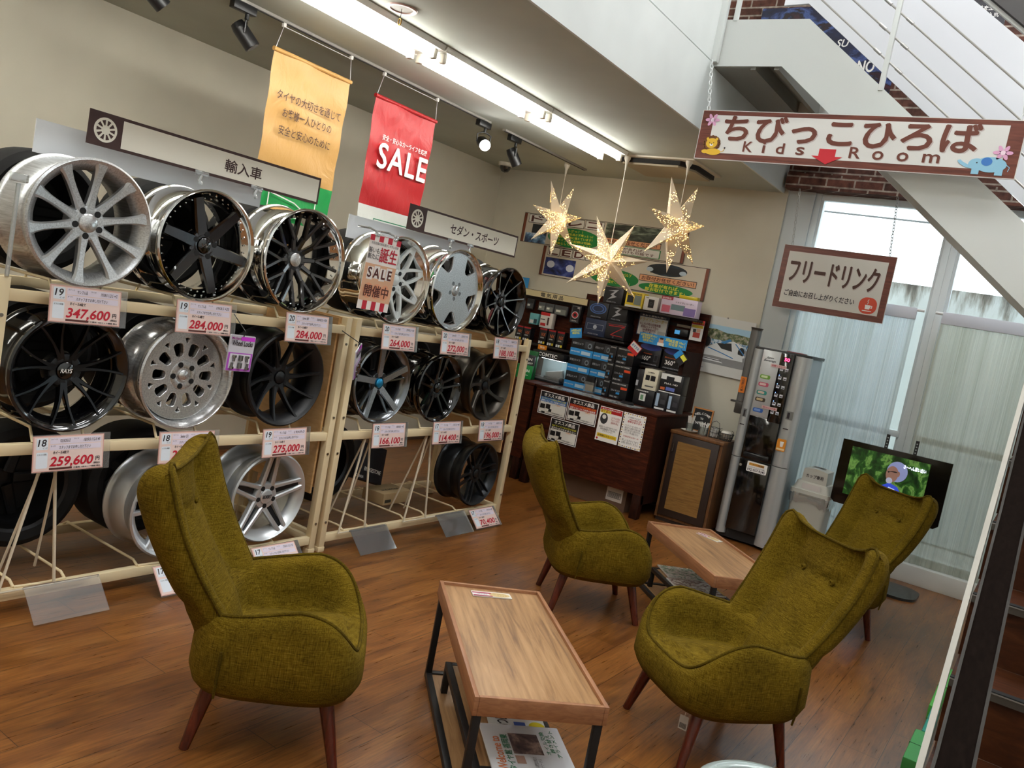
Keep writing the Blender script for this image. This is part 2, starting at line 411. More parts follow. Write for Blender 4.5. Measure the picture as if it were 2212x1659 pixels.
# ribbed plastic sheets hung over the lower window
SH1 = sheet_mat('ribbed_sheet_cool', '#d3dfe5', '#eef4f7'); SH2 = sheet_mat('ribbed_sheet_warm', '#c6c6b8', '#dadacc'); HEM = M('#d5d8e2', 0.8)
def sheet(x0, x1, m, label):
    t = thing('plastic_curtain', label, 'curtain', ((x0+x1)/2, 7.06, 0))
    w = (x1-x0)/2; g = G(); n = 90
    vs = []; fs = []
    for k in range(n+1):
        x = -w+2*w*k/n; y = 0.006*math.sin(k*1.9)+0.004*math.sin(k*0.47)
        vs += [(x, y, 0.145), (x, y, 2.0)]
    fs = [[2*k, 2*k+2, 2*k+3, 2*k+1] for k in range(n)]
    g.add(vs, fs, m, True); g.done('sheet', t, fix=False)
    G().bx(-w, w, -0.012, 0.012, 1.985, 2.075, HEM, 0.004).done('hem', t)
    G().cyl((-w-0.05, 0, 2.06), (w+0.05, 0, 2.06), 0.011, M('#e8eaea', 0.3)).done('rod', t)
    return t
sheet(-1.95, -1.06, SH1, 'ribbed translucent plastic sheet in the window bay behind the drink machine and bin')
sheet(-0.88, 0.49, SH2, 'ribbed cream plastic sheet in the window bay behind the television')

# ---------------------------------------------------------------- ceiling things
TUBE_M = M('#fffdf6', 0.4, emit=TUBE, name='lit_tube'); VFILL = M('#fdfeff', 0.4, emit=VOID_FILL, name='added_panel_glow')
IVORY = M('#e9e4d6', 0.5)
def tube_light(y, label):
    t = thing('fluorescent_fixture', label, 'ceiling light', (-3.34, y, 2.867), 0, 'twin tube ceiling lights in a row')
    g = G(); g.prism([(-0.14, -0.006), (-0.13, -0.03), (0.13, -0.03), (0.14, -0.006), (0.14, -0.001), (-0.14, -0.001)], -0.575, 0.575, M('#eeeeea', 0.5))
    g.tf(Matrix(((1, 0, 0, 0), (0, 0, 1, 0), (0, 1, 0, 0), (0, 0, 0, 1)))); g.done('tray', t)
    for x in (-0.085, 0.085):
        G().cyl((x, -0.54, -0.062), (x, 0.54, -0.062), 0.016, TUBE_M, seg=12).done('tube', t)
        for e in (-1, 1):
            G().bx(x-0.02, x+0.02, e*0.54-0.016, e*0.54+0.016, -0.084, -0.03, IVORY, 0.006).done('socket', t)
lab = ['twin tube ceiling light at the far end, beside the ceiling vent', 'twin tube ceiling light, second from the back wall', 'twin tube ceiling light, third from the back wall, above the red banner', 'twin tube ceiling light nearest the camera at the top edge']
for i in range(7):
    tube_light(5.37-1.165*i, lab[min(i, 3)] if i < 4 else 'twin tube ceiling light in the same row, toward the front of the shop')
for i, (x, y) in enumerate(((-0.9, 5.6), (0.9, 5.6), (-0.9, 2.6), (0.9, 2.6), (-0.9, -0.4), (0.9, -0.4), (-3.8, 3.0))):  # added light panels, out of view, put in to brighten stairwell and signs
    t = thing('added_light_panel', 'added unseen light panel high above the stairwell', 'ceiling light', (x, y, 5.9), 0, 'added unseen light panels above the stairwell')
    G().bx(-0.17, 0.17, -0.85, 0.85, -0.06, 0, IVORY, 0.01).done('housing', t); G().bx(-0.14, 0.14, -0.82, 0.82, -0.072, -0.06, VFILL).done('diffuser', t)

BLK = M('#141416', 0.35); BLKM = M('#1b1b1d', 0.55); RAILM = M('#8d8983', 0.5)
for y0, y1, lb in ((-0.5, 5.22, 'long ceiling track holding spotlights and banners'), (5.42, 6.76, 'short ceiling track end holding the unlit far spotlight')):
    t = thing('light_track', lb, 'track', (-4.05, (y0+y1)/2, 2.867)); h = (y1-y0)/2
    G().bx(-0.018, 0.018, -h, h, -0.016, 0, RAILM, 0.002).done('rail', t); G().bx(-0.007, 0.007, -h+0.01, h-0.01, -0.018, -0.016, BLKM).done('slot', t)
def spot(y, aim, label, lit=False):
    t = thing('spotlight', label, 'spotlight', (-4.05, y, 2.849), 0, 'black track spotlights')
    G().bx(-0.022, 0.022, -0.075, 0.075, -0.045, 0, BLK, 0.004).done('adapter', t)
    G().cyl((0, 0.03, -0.045), (0, 0.03, -0.075), 0.012, BLK).done('swivel', t)
    a = Vector(aim).normalized(); c0 = Vector((0, 0.03, -0.155)); sd = a.cross(Vector((0, 0, 1))).normalized()
    G().tube([c0+sd*0.05, c0+sd*0.055+Vector((0, 0, 0.06)), Vector((0, 0.03, -0.078))+sd*0.02, Vector((0, 0.03, -0.078))-sd*0.02, c0-sd*0.055+Vector((0, 0, 0.06)), c0-sd*0.05], 0.006, BLK).done('yoke', t)
    g = G(); p = c0-a*0.07; q = c0+a*0.075
    g.cyl(p, p+a*0.03, 0.036, BLK, 0.043, 20); g.cyl(p+a*0.03, q, 0.043, BLK, 0.043, 24); g.done('lamp_head', t)
    if lit: G().cyl(q, q+a*0.004, 0.041, M('#ffffff', 0.3, emit=30, name='lit_lens'), seg=24).done('lens', t)
    else: G().cyl(q, q+a*0.002, 0.036, M('#3a3a3d', 0.2), seg=24).done('lens', t)
spot(2.91, (0.45, 0.55, -0.75), 'unlit black spotlight on the track, left of the tan banner')
spot(5.15, (0.75, -0.55, -0.35), 'lit white spotlight on the track past the red banner', True)
spot(5.58, (0.35, 0.4, -0.8), 'unlit black spotlight on the short track, nearest the security camera')
spot(2.36, (0.3, 0.7, -0.6), 'unlit black spotlight cut off by the top edge of the photo')
t = thing('security_camera', 'white dome security camera in the ceiling corner', 'camera', (-4.97, 6.78, 2.867))
G().lathe([(0, 0), (0, 0.075), (-0.03, 0.072), (-0.036, 0.06), (-0.036, 0)], IVORY, 32).done('base', t)
G().lathe([(-0.036, 0.056), (-0.06, 0.052), (-0.085, 0.035), (-0.095, 0)], M('#26231f', 0.08, coat=1), 28).done('dome', t)
t = thing('ceiling_hook', 'round recessed ceiling ring with a small brass hook hanging from it', 'hook', (-3.08, 3.107, 2.867))
G().lathe([(-0.001, 0.055), (-0.008, 0.06), (-0.008, 0.075), (-0.001, 0.08)], M('#b99a90', 0.4), 40).done('ring', t)
G().lathe([(-0.003, 0), (-0.003, 0.055)], M('#8f897f', 0.6), 40).done('recess', t)
G().tube([(0, 0, -0.003), (0, 0, -0.05)], 0.0015, BLK).tube([(0.01*math.cos(a), 0, -0.066+0.016*math.sin(a)) for a in [k*PI/8 for k in range(16)]], 0.003, M('#8a6a30', 0.3, 1), 8, True).done('hook', t)
t = thing('ceiling_vent', 'square beige ceiling vent panel with dark slots beside the tube lights', 'vent', (-3.03, 6.33, 2.867), 0.0)
VB = M('#b3a68c', 0.6)
g = G(); g.prism(rrect(-0.36, -0.3, 0.36, 0.3, 0.02), -0.012, 0, M('#cfc6b4', 0.6)); g.done('outer_frame', t)
g = G(); g.prism([(-0.29, -0.23), (0.2, -0.23), (0.29, -0.1), (0.29, 0.23), (-0.29, 0.23)], -0.06, -0.045, VB); g.done('inner_panel', t)
g = G(); g.prism([(-0.31, -0.25), (0.22, -0.25), (0.315, -0.11), (0.315, 0.25), (-0.31, 0.25)], -0.045, -0.012, M('#16120e', 0.8)); g.done('dark_slot', t)

# star lanterns
PAPER, N_, L_, b_ = newmat('pierced_paper')
b_.inputs['Base Color'].default_value = lin('#ddd0bb'); b_.inputs['Roughness'].default_value = 0.8
vo = N_.new('ShaderNodeTexVoronoi'); vo.inputs['Scale'].default_value = 75; L_.new(coords(N_, L_), vo.inputs['Vector'])
nz = noise(N_, L_, coords(N_, L_), 9, 2)
lt = N_.new('ShaderNodeMath'); lt.operation = 'LESS_THAN'; lt.inputs[1].default_value = 0.30; L_.new(vo.outputs['Distance'], lt.inputs[0])
gt = N_.new('ShaderNodeMath'); gt.operation = 'GREATER_THAN'; gt.inputs[1].default_value = 0.47; L_.new(nz, gt.inputs[0])
ml = N_.new('ShaderNodeMath'); ml.operation = 'MULTIPLY'; L_.new(lt.outputs[0], ml.inputs[0]); L_.new(gt.outputs[0], ml.inputs[1])
b_.inputs['Emission Color'].default_value = lin('#ffc873')
es = N_.new('ShaderNodeMath'); es.operation = 'MULTIPLY_ADD'; es.inputs[1].default_value = 2.6; es.inputs[2].default_value = 0.01; L_.new(ml.outputs[0], es.inputs[0]); L_.new(es.outputs[0], b_.inputs['Emission Strength'])
def star(hx, hy, zc, Rr, spin, label, warm=0, yawr=0.0, hz=2.867):
    t = thing('star_lantern', label, 'star lantern', (hx, hy, hz), 0, 'paper star lanterns')
    n = 7; g = G(); d = 0.30*Rr; z0 = zc-hz
    rot = Matrix.Rotation(yawr, 4, 'Z') @ Matrix(((1, 0, 0, 0), (0, 0, -1, 0), (0, 1, 0, 0), (0, 0, 0, 1)))
    P = []
    for k in range(2*n):
        a = spin+PI*k/n; rr = (Rr*(1.0 if k % 4 else 1.08)) if k % 2 == 0 else Rr*0.36
        P.append(Vector((rr*math.cos(a), rr*math.sin(a), 0)))
    vs = P+[Vector((0, 0, d)), Vector((0, 0, -d))]; fs = []
    for k in range(2*n): fs += [[k, (k+1) % (2*n), 2*n], [(k+1) % (2*n), k, 2*n+1]]
    vs = [rot @ v + Vector((0, 0, z0)) for v in vs]
    g.add(vs, fs, PAPER); o = g.done('star_shade', t, sharp=5)
    sd = Vector((0, 0, z0+Rr*0.37))
    G().tube([(0, 0, -0.06), (0.004, 0, (z0+sd.z)/2), sd], 0.0035, M('#e4ddcc', 0.6), 6).done('cord', t)
    G().lathe([(0, 0.0), (0, 0.028), (-0.03, 0.026), (-0.06, 0.012), (-0.12, 0.006), (-0.12, 0)], IVORY, 20).done('ceiling_plug', t)
    lp = bpy.data.lights.new('star_bulb', 'POINT'); lp.energy = warm; lp.color = (1, 0.72, 0.42); lp.shadow_soft_size = 0.03
    lo = bpy.data.objects.new('bulb', lp); COL.objects.link(lo); lo.parent = t; lo.location = rot.to_3x3() @ Vector((0, 0, d+0.06)) + Vector((0, 0, z0))
star(-4.12, 6.55, 2.35, 0.335, 2.05, 'glowing paper star lantern hanging on the left of the three stars', 0.35, 1.35)
star(-3.26, 6.059, 2.0, 0.35, 2.0, 'lowest of the three paper star lanterns, hanging in the middle', 0.1, 0.75)
star(-2.733, 6.074, 2.345, 0.36, 2.02, 'right-hand paper star lantern, hanging highest beside the window column', 0.1, 1.3)

# ---------------------------------------------------------------- banners on the track
def cloth(name, colr, rough=0.45):
    m, N, L, b = newmat(name); b.inputs['Base Color'].default_value = lin(colr); b.inputs['Roughness'].default_value = rough
    b.inputs['Sheen Weight'].default_value = 0.05
    f = noise(N, L, coords(N, L, (2.5, 1.2, 1)), 3.5, 4, 0.5, 1.6); bump(N, L, b, f, 0.5, 0.02); return m
TAN, RED, GRN, WHT = cloth('tan_satin', '#c89a58'), cloth('red_satin', '#ae141c'), cloth('green_satin', '#1f9a4d'), cloth('white_satin', '#d9dcd8')
BRN = M('#4a2b22', 0.6); DGR = M('#0f7a55', 0.5); PW = M('#f6f4f0', 0.6)
def banner(y0, y1, ztop, zsplit, zbot, m1, m2, label):
    w = y1-y0; T = face_mat((-4.06, (y0+y1)/2, zbot), 'x'); t = thing('banner', label, 'banner', mat=T, group='hanging cloth banners')
    H = ztop-zbot; hs = zsplit-zbot
    def grid(a, b, m, nm):
        g = G(); vs = []; nx, ny = 24, 40
        for j in range(ny+1):
            for i in range(nx+1):
                x = -w/2+w*i/nx; y = a+(b-a)*j/ny
                vs.append((x, y, 0.006*math.sin(x*16+y*3)*(0.4+0.6*y/H)+0.004*math.sin(y*23+x*7)))
        g.add(vs, [[j*(nx+1)+i, j*(nx+1)+i+1, (j+1)*(nx+1)+i+1, (j+1)*(nx+1)+i] for j in range(ny) for i in range(nx)], m, True)
        return g.done(nm, t, fix=False)
    grid(hs, H, m1, 'upper_cloth'); grid(0, hs, m2, 'lower_cloth')
    g = G(); g.cyl((-w/2-0.01, H, 0), (w/2+0.01, H, 0), 0.013, m1); g.done('top_rod', t)
    hz = 2.852-zbot; c0 = M('#e6e6e6', 0.5)
    G().tube([(-w/2, H, 0.002), (-w/2+0.03, hz-0.02, 0.01), (w/2-0.03, hz-0.02, 0.01), (w/2, H, 0.002)], 0.0025, c0, 6).done('cord', t)
    for x in (-w/2+0.03, w/2-0.03): G().box((x, hz-0.012, 0.01), (0.02, 0.024, 0.02), PW, 0.003).done('track_clip', t)
    return t, w, H
t, w, H = banner(3.16, 3.755, 2.70, 2.015, 1.76, TAN, GRN, 'tan cloth banner with brown lettering and a green foot')
for k, (s_, ww, yy) in enumerate((('タイヤの大切さを通じて', 0.50, 2.465), ('お客様一人ひとりの', 0.385, 2.375), ('安全と安心のために', 0.405, 2.275))):
    text(s_, 0.005, yy-1.76, ww, 0.055, BRN, t, 0.014, 0.008)
g = G(); g.frame(-0.2, 0.03, 0.17, 0.17, 0.008, 0.014, PW); g.line([(-0.18, 0.15), (0.0, 0.12), (0.15, 0.05)], 0.008, 0.0145, PW); g.done('printed_outline', t)
t, w, H = banner(4.0, 4.61, 2.695, 1.995, 1.72, RED, WHT, 'red cloth banner reading SALE with a white foot')
text('安全・安心なカーライフを応援', 0.03, 2.455-1.72, 0.46, 0.038, PW, t, 0.014, 0.006)
text('SALE', 0.035, 2.335-1.72, 0.5, 0.165, PW, t, 0.014, 0.02, sp=1.1)
g = G(); g.frame(-0.16, 0.03, 0.26, 0.2, 0.007, 0.014, DGR); g.done('printed_outline', t)
text('タイヤ館', 0.05, 0.115, 0.34, 0.1, DGR, t, 0.015, 0.03)
# ================================================================ wheel racks
CREAM = M('#e8d5ad', 0.42); PLY = wood('birch_ply', '#c79a64', '#d3a872', '#dcb583', (3, 3, 14), 0.5)
def rack(y0, y1, label, panels):
    t = thing('wheel_rack', label, 'display rack', (-3.17, y0, 0), 0, 'cream steel wheel racks')
    L_ = y1-y0; D = 0.62; h = 0.02
    for y in (0, L_):
        for x, nm in ((0, 'front_post'), (-D, 'rear_post')):
            G().bx(x-h, x+h, y-h, y+h, 0, 1.30, CREAM, 0.003).done(nm, t)
            G().bx(x-h-0.003, x+h+0.003, y-h-0.003, y+h+0.003, 0.0, 0.03, CREAM, 0.004).done('foot', t)
        for z in (0.17, 0.56, 0.76, 1.16): G().cyl((h, y, z), (h+0.004, y, z), 0.007, M('#9c958a', 0.3, 1), seg=10).done('bolt', t)
    for z in (1.234, 0.655, 0.075):
        G().bx(-0.016, 0.016, h, L_-h, z-0.022, z+0.022, CREAM, 0.003).done('front_rail', t)
        G().bx(-D-0.016, -D+0.016, h, L_-h, z-0.022, z+0.022, CREAM, 0.003).done('rear_rail', t)
        for y in (0, L_): G().bx(-D+h, -h, y-0.014, y+0.014, z-0.018, z+0.018, CREAM, 0.003).done('side_rail', t)
    for (y, z0, z1) in panels: G().bx(-D+0.02, -0.03, y-0.006, y+0.006, z0, z1, PLY).done('side_panel', t)
    for zc, zr in ((1.304, 1.234), (0.734, 0.655), (0.118, 0.075)):
        for k in range(3):
            yc = WY[0 if y0 < 3 else 1][k]-y0
            for e in (-0.1, 0.1):
                G().tube([(0.004, yc+e, zr+0.024), (-0.03, yc+e, zc-0.001), (-D+0.03, yc+e, zc-0.001), (-D, yc+e, zr+0.024)], 0.006, CREAM, 8).done('cradle_bar', t)
            G().tube([(0.004, yc-0.1, zr+0.026), (0.012, yc, zr+0.026), (0.004, yc+0.1, zr+0.026)], 0.006, CREAM, 8).done('cradle_loop', t)
    return t
WY = ((1.745, 2.265, 2.82), (3.52, 4.045, 4.575))
rk1 = rack(1.468, 3.185, 'cream steel wheel rack nearest the camera, under the longer wheel sign', ((1.69, 0.33, 1.29),))
rk2 = rack(3.258, 4.968, 'cream steel wheel rack farther back, its lower level mostly empty', ((1.672, 0.47, 1.29), (0.008, 0.33, 1.29)))
WIRE = M('#d9cdb6', 0.45)
def hook(par, y, wd=0.17, foot=0.13):
    # bent wire wheel stop hanging from the middle rail to the floor level
    G().tube([(0.0, y-0.02, 0.632), (0.035, y-wd/2-0.06, 0.10), (0.035, y+wd/2+foot, 0.10)], 0.0065, WIRE, 8).done('wheel_stop', par)
    G().tube([(0.0, y+0.02, 0.632), (0.035, y+wd/2-0.02, 0.10)], 0.0065, WIRE, 8).done('wheel_stop', par)
    G().tube([(-0.02, y+0.0, 0.632), (-0.17, y-0.05, 0.10)], 0.0055, WIRE, 8).done('back_stay', par)
    G().tube([(-0.02, y+0.05, 0.632), (-0.17, y+0.09, 0.10)], 0.0055, WIRE, 8).done('back_stay', par)
hook(rk1, 1.72-1.468); hook(rk2, 3.50-3.258); hook(rk2, 4.05-3.258)

# ---------------------------------------------------------------- wheels
CHR = M('#e2e2e0', 0.08, 1.0); SIL = M('#cfd3d6', 0.34, 0.7); SILB = brushed('brushed_alloy', '#e2e5e8', 0.34); POL = brushed('polished_alloy', '#ececec', 0.2)
GUN = M('#4c4a4b', 0.24, 0.85, coat=0.6); GUN2 = M('#2e3033', 0.3, 0.7); BLKG = M('#0b0b0d', 0.12, 0.2, coat=1.0); BLKS = M('#101013', 0.42, 0.1); DBR = M('#4a453e', 0.32, 0.8)
SMK = M('#4b4a4e', 0.14, 0.9, coat=1.0); WHTW = M('#dfe5e4', 0.25, coat=0.6); MACH = brushed('machined_face', '#b9bcc0', 0.2); DARKM = M('#070708', 0.6); HYP = M('#7e8286', 0.18, 0.95)
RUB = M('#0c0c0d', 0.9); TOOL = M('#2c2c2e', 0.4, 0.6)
def strip(g, path, wid, dep, top, sidem, ch=0.18):
    # path of (r, t, x): bevelled bar seen from the front (+x)
    pts = [Vector(p) for p in path]; n = len(pts); secs = []
    for i in range(n):
        a = pts[min(i+1, n-1)]; b = pts[max(i-1, 0)]
        d = Vector((a.x-b.x, a.y-b.y)).normalized(); nr = Vector((-d.y, d.x)); w = wid[i]/2; dp = dep[i]; c_ = w*ch*2
        p = pts[i]; row = []
        for off, xx in ((-w*0.86, -dp), (-w, -dp*0.25), (-w+c_, 0), (w-c_, 0), (w, -dp*0.25), (w*0.86, -dp)):
            row.append((p.z+xx, p.x+nr.x*off, p.y+nr.y*off))   # -> (x, r->y, t->z)
        secs.append(row)
    vs = [v for r_ in secs for v in r_]
    for j in range(5):
        g.add([v for i in range(n) for v in (secs[i][j], secs[i][j+1])], [[2*i, 2*i+1, 2*i+3, 2*i+2] for i in range(n-1)], top if j == 2 else sidem, True)
    g.add(vs, [[i*6+5, i*6, i*6+6, i*6+11] for i in range(n-1)] + [[0, 1, 2, 3, 4, 5], [(n-1)*6+k for k in (5, 4, 3, 2, 1, 0)]], sidem)
def curve_path(r0, r1, t0, t1, x0, x1, n=7, bow=0.0, sag=0.0):
    o = []
    for i in range(n):
        u = i/(n-1); o.append((r0+(r1-r0)*u, t0+(t1-t0)*u+bow*math.sin(PI*u), x0+(x1-x0)*u - sag*math.sin(PI*u)))
    return o
def lerp(a, b, n=7, p=1.0): return [a+(b-a)*(i/(n-1))**p for i in range(n)]
def spoke_mesh(style, Rr, xr, xh, top, side):
    g = G(); ri = Rr-0.014; k = Rr/0.24
    if style == 'straight': strip(g, curve_path(0.045, ri, 0, 0, xh, xr, sag=0.004), [0.044*k, .034*k, .029*k, .028*k, .030*k, .038*k, .062*k], lerp(0.035, 0.03), top, side)
    elif style == 'wide6': strip(g, curve_path(0.04, ri-0.02, 0, 0.004, xh, xr), lerp(0.060*k, 0.046*k), lerp(0.04, 0.035), top, side, 0.12)
    elif style == 'mesh_y':
        strip(g, curve_path(0.045, 0.115*k, 0, 0, xh, (xh+xr)/2, 4), lerp(0.026*k, 0.022*k, 4), lerp(0.03, 0.03, 4), top, side)
        for e in (-1, 1): strip(g, curve_path(0.10*k, ri-0.02, 0, e*0.038*k, (xh+xr)/2-0.001, xr, 5), lerp(0.018*k, 0.017*k, 5), lerp(0.028, 0.025, 5), top, side)
    elif style == 'y7':
        for e in (-1, 1): strip(g, curve_path(0.04, ri, e*0.004, e*0.052*k, xh, xr, 8, bow=-e*0.010), [0.026*k, 0.024*k, .018*k, .014*k, .013*k, .012*k, .012*k, .015*k], lerp(0.03, 0.022, 8), top, side)
    elif style == 'petal':
        for e in (-1, 1): strip(g, curve_path(0.045, ri-0.015, e*0.034*k, e*0.012*k, xh, xr, 6, bow=e*0.01), lerp(0.022*k, 0.017*k, 6), lerp(0.03, 0.025, 6), top, side)
        strip(g, curve_path(ri-0.05, ri-0.005, 0, 0, xr-0.004, xr, 3), lerp(0.03*k, 0.034*k, 3), lerp(0.02, 0.02, 3), top, side)
    elif style == 'thin10': strip(g, curve_path(0.04, ri, 0, 0.006, xh, xr, 8, sag=0.006), [0.034*k, .022*k, .015*k, .012*k, .011*k, .011*k, .012*k, .016*k], lerp(0.03, 0.025, 8), top, side)
    elif style == 'curve10': strip(g, curve_path(0.04, ri, 0.0, 0.03, xh, xr, 8, bow=-0.006, sag=0.008), [0.04*k, .03*k, .022*k, .017*k, .015*k, .015*k, .016*k, .022*k], lerp(0.035, 0.025, 8), top, side)
    elif style == 'split5':
        strip(g, curve_path(0.035, ri, 0.0, 0.030*k, xh, xr, 7), [.05*k, .046*k, .043*k, .043*k, .044*k, .046*k, .05*k], lerp(0.035, 0.03), top, side, 0.1)
        strip(g, curve_path(0.06, ri, -0.012, -0.038*k, xh-0.012, xr-0.012, 6), lerp(0.02*k, 0.014*k, 6), lerp(0.025, 0.02, 6), side, side)
    elif style == 'double5':
        for e in (-1, 1): strip(g, curve_path(0.04, ri, e*0.018*k, e*0.036*k, xh, xr, 7), [.03*k, .025*k, .022*k, .021*k, .021*k, .022*k, .028*k], lerp(0.035, 0.03), top, side)
    elif style == 'arrow5':
        for e in (-1, 1): strip(g, curve_path(0.045, ri, e*0.034*k, e*0.020*k, xh, xr, 7), [.03*k, .026*k, .024*k, .023*k, .023*k, .024*k, .028*k], lerp(0.035, 0.03), top, side, 0.22)
        strip(g, curve_path(0.075, ri-0.01, 0, 0, xh-0.016, xr-0.014, 5), lerp(0.03*k, 0.024*k, 5), lerp(0.012, 0.012, 5), GUN2, GUN2)
    elif style == 'broad7': strip(g, curve_path(0.045, ri, 0, 0.02, xh, xr, 8, bow=-0.008, sag=0.006), [.05*k, .038*k, .03*k, .027*k, .028*k, .032*k, .04*k, .056*k], lerp(0.035, 0.025, 8), top, side)
    elif style == 'twin6':
        for e in (-1, 1): strip(g, curve_path(0.045, ri, e*0.016*k, e*0.026*k, xh, xr, 8, bow=e*0.004), [.02*k, .017*k, .014*k, .012*k, .012*k, .012*k, .013*k, .018*k], lerp(0.03, 0.022, 8), top, side)
    elif style == 'flat5': strip(g, curve_path(0.04, ri-0.03, 0, 0, xh, xr, 6), [.055*k, .07*k, .10*k, .125*k, .125*k, .07*k], lerp(0.03, 0.02, 6), top, side, 0.06)
    return g
def plate_with_windows(Rr, top, phase):
    # flat disc with five wide windows along its rim
    def H(i):
        a = phase+2*PI*(i+.5)/5; ca, sa = math.cos(a), math.sin(a)
        P = [(.135, -.022), (.205, -.066), (.213, -.03), (.216, 0), (.213, .03), (.205, .066), (.135, .022), (.128, 0)]
        return [(x*ca-y*sa, x*sa+y*ca) for x, y in P]
    return cut_plate(Rr-0.026, [H(i) for i in range(5)], top, .008)
def cut_plate(ro, holes, top, ex):
    cu = bpy.data.curves.new('plate', 'CURVE'); cu.dimensions = '2D'; cu.fill_mode = 'BOTH'; cu.extrude = ex; cu.bevel_depth = 0.004; cu.bevel_resolution = 1
    for pts in [[(ro*math.cos(2*PI*k/80), ro*math.sin(2*PI*k/80)) for k in range(80)]]+holes:
        s_ = cu.splines.new('POLY'); s_.points.add(len(pts)-1); s_.use_cyclic_u = True
        for p, q in zip(s_.points, pts): p.co = (q[0], q[1], 0, 1)
    o = bpy.data.objects.new('plate', cu); me = bpy.data.meshes.new_from_object(o); bpy.data.objects.remove(o)
    me.transform(Matrix(((0, 0, 1, 0), (1, 0, 0, 0), (0, 1, 0, 0), (0, 0, 0, 1)))); me.materials.clear(); me.materials.append(top)
    ob = bpy.data.objects.new('face_plate', me); COL.objects.link(ob); return ob
def plate_with_slots(Rr, top, side):
    # polished plate with ten long slots and ten small triangles
    cu = bpy.data.curves.new('plate', 'CURVE'); cu.dimensions = '2D'; cu.fill_mode = 'BOTH'; cu.extrude = 0.012; cu.bevel_depth = 0.003; cu.bevel_resolution = 1
    def ring(pts):
        s_ = cu.splines.new('POLY'); s_.points.add(len(pts)-1); s_.use_cyclic_u = True
        for p, q in zip(s_.points, pts): p.co = (q[0], q[1], 0, 1)
    ro = Rr-0.035
    ring([(ro*math.cos(2*PI*k/80), ro*math.sin(2*PI*k/80)) for k in range(80)])
    for i in range(10):
        a = 2*PI*i/10; ca, sa = math.cos(a), math.sin(a)
        P = rrect(0.083, -0.0185, 0.148, 0.0185, 0.016); P = [(x, y*(1+1.2*(x-0.083)/0.09*0.5)) for x, y in P]
        ring([(x*ca-y*sa, x*sa+y*ca) for x, y in P])
        a += PI/10; ca, sa = math.cos(a), math.sin(a)
        ring([(x*ca-y*sa, x*sa+y*ca) for x, y in ((0.135, 0), (0.166, -0.016), (0.170, 0), (0.166, 0.016))])
    o = bpy.data.objects.new('plate', cu); me = bpy.data.meshes.new_from_object(o); bpy.data.objects.remove(o)
    me.transform(Matrix(((0, 0, 1, 0), (1, 0, 0, 0), (0, 1, 0, 0), (0, 0, 0, 1)))); me.materials.clear(); me.materials.append(top)
    ob = bpy.data.objects.new('face_plate', me); COL.objects.link(ob); return ob
RIVET = G().cyl((0, 0, 0), (0.004, 0, 0), 0.0045, CHR, 0.003, 8).done('rivet')
LUG = G().cyl((-0.012, 0, 0), (0.003, 0, 0), 0.0125, DARKM, seg=16).done('lug_hole')
PROTO = [RIVET, LUG]
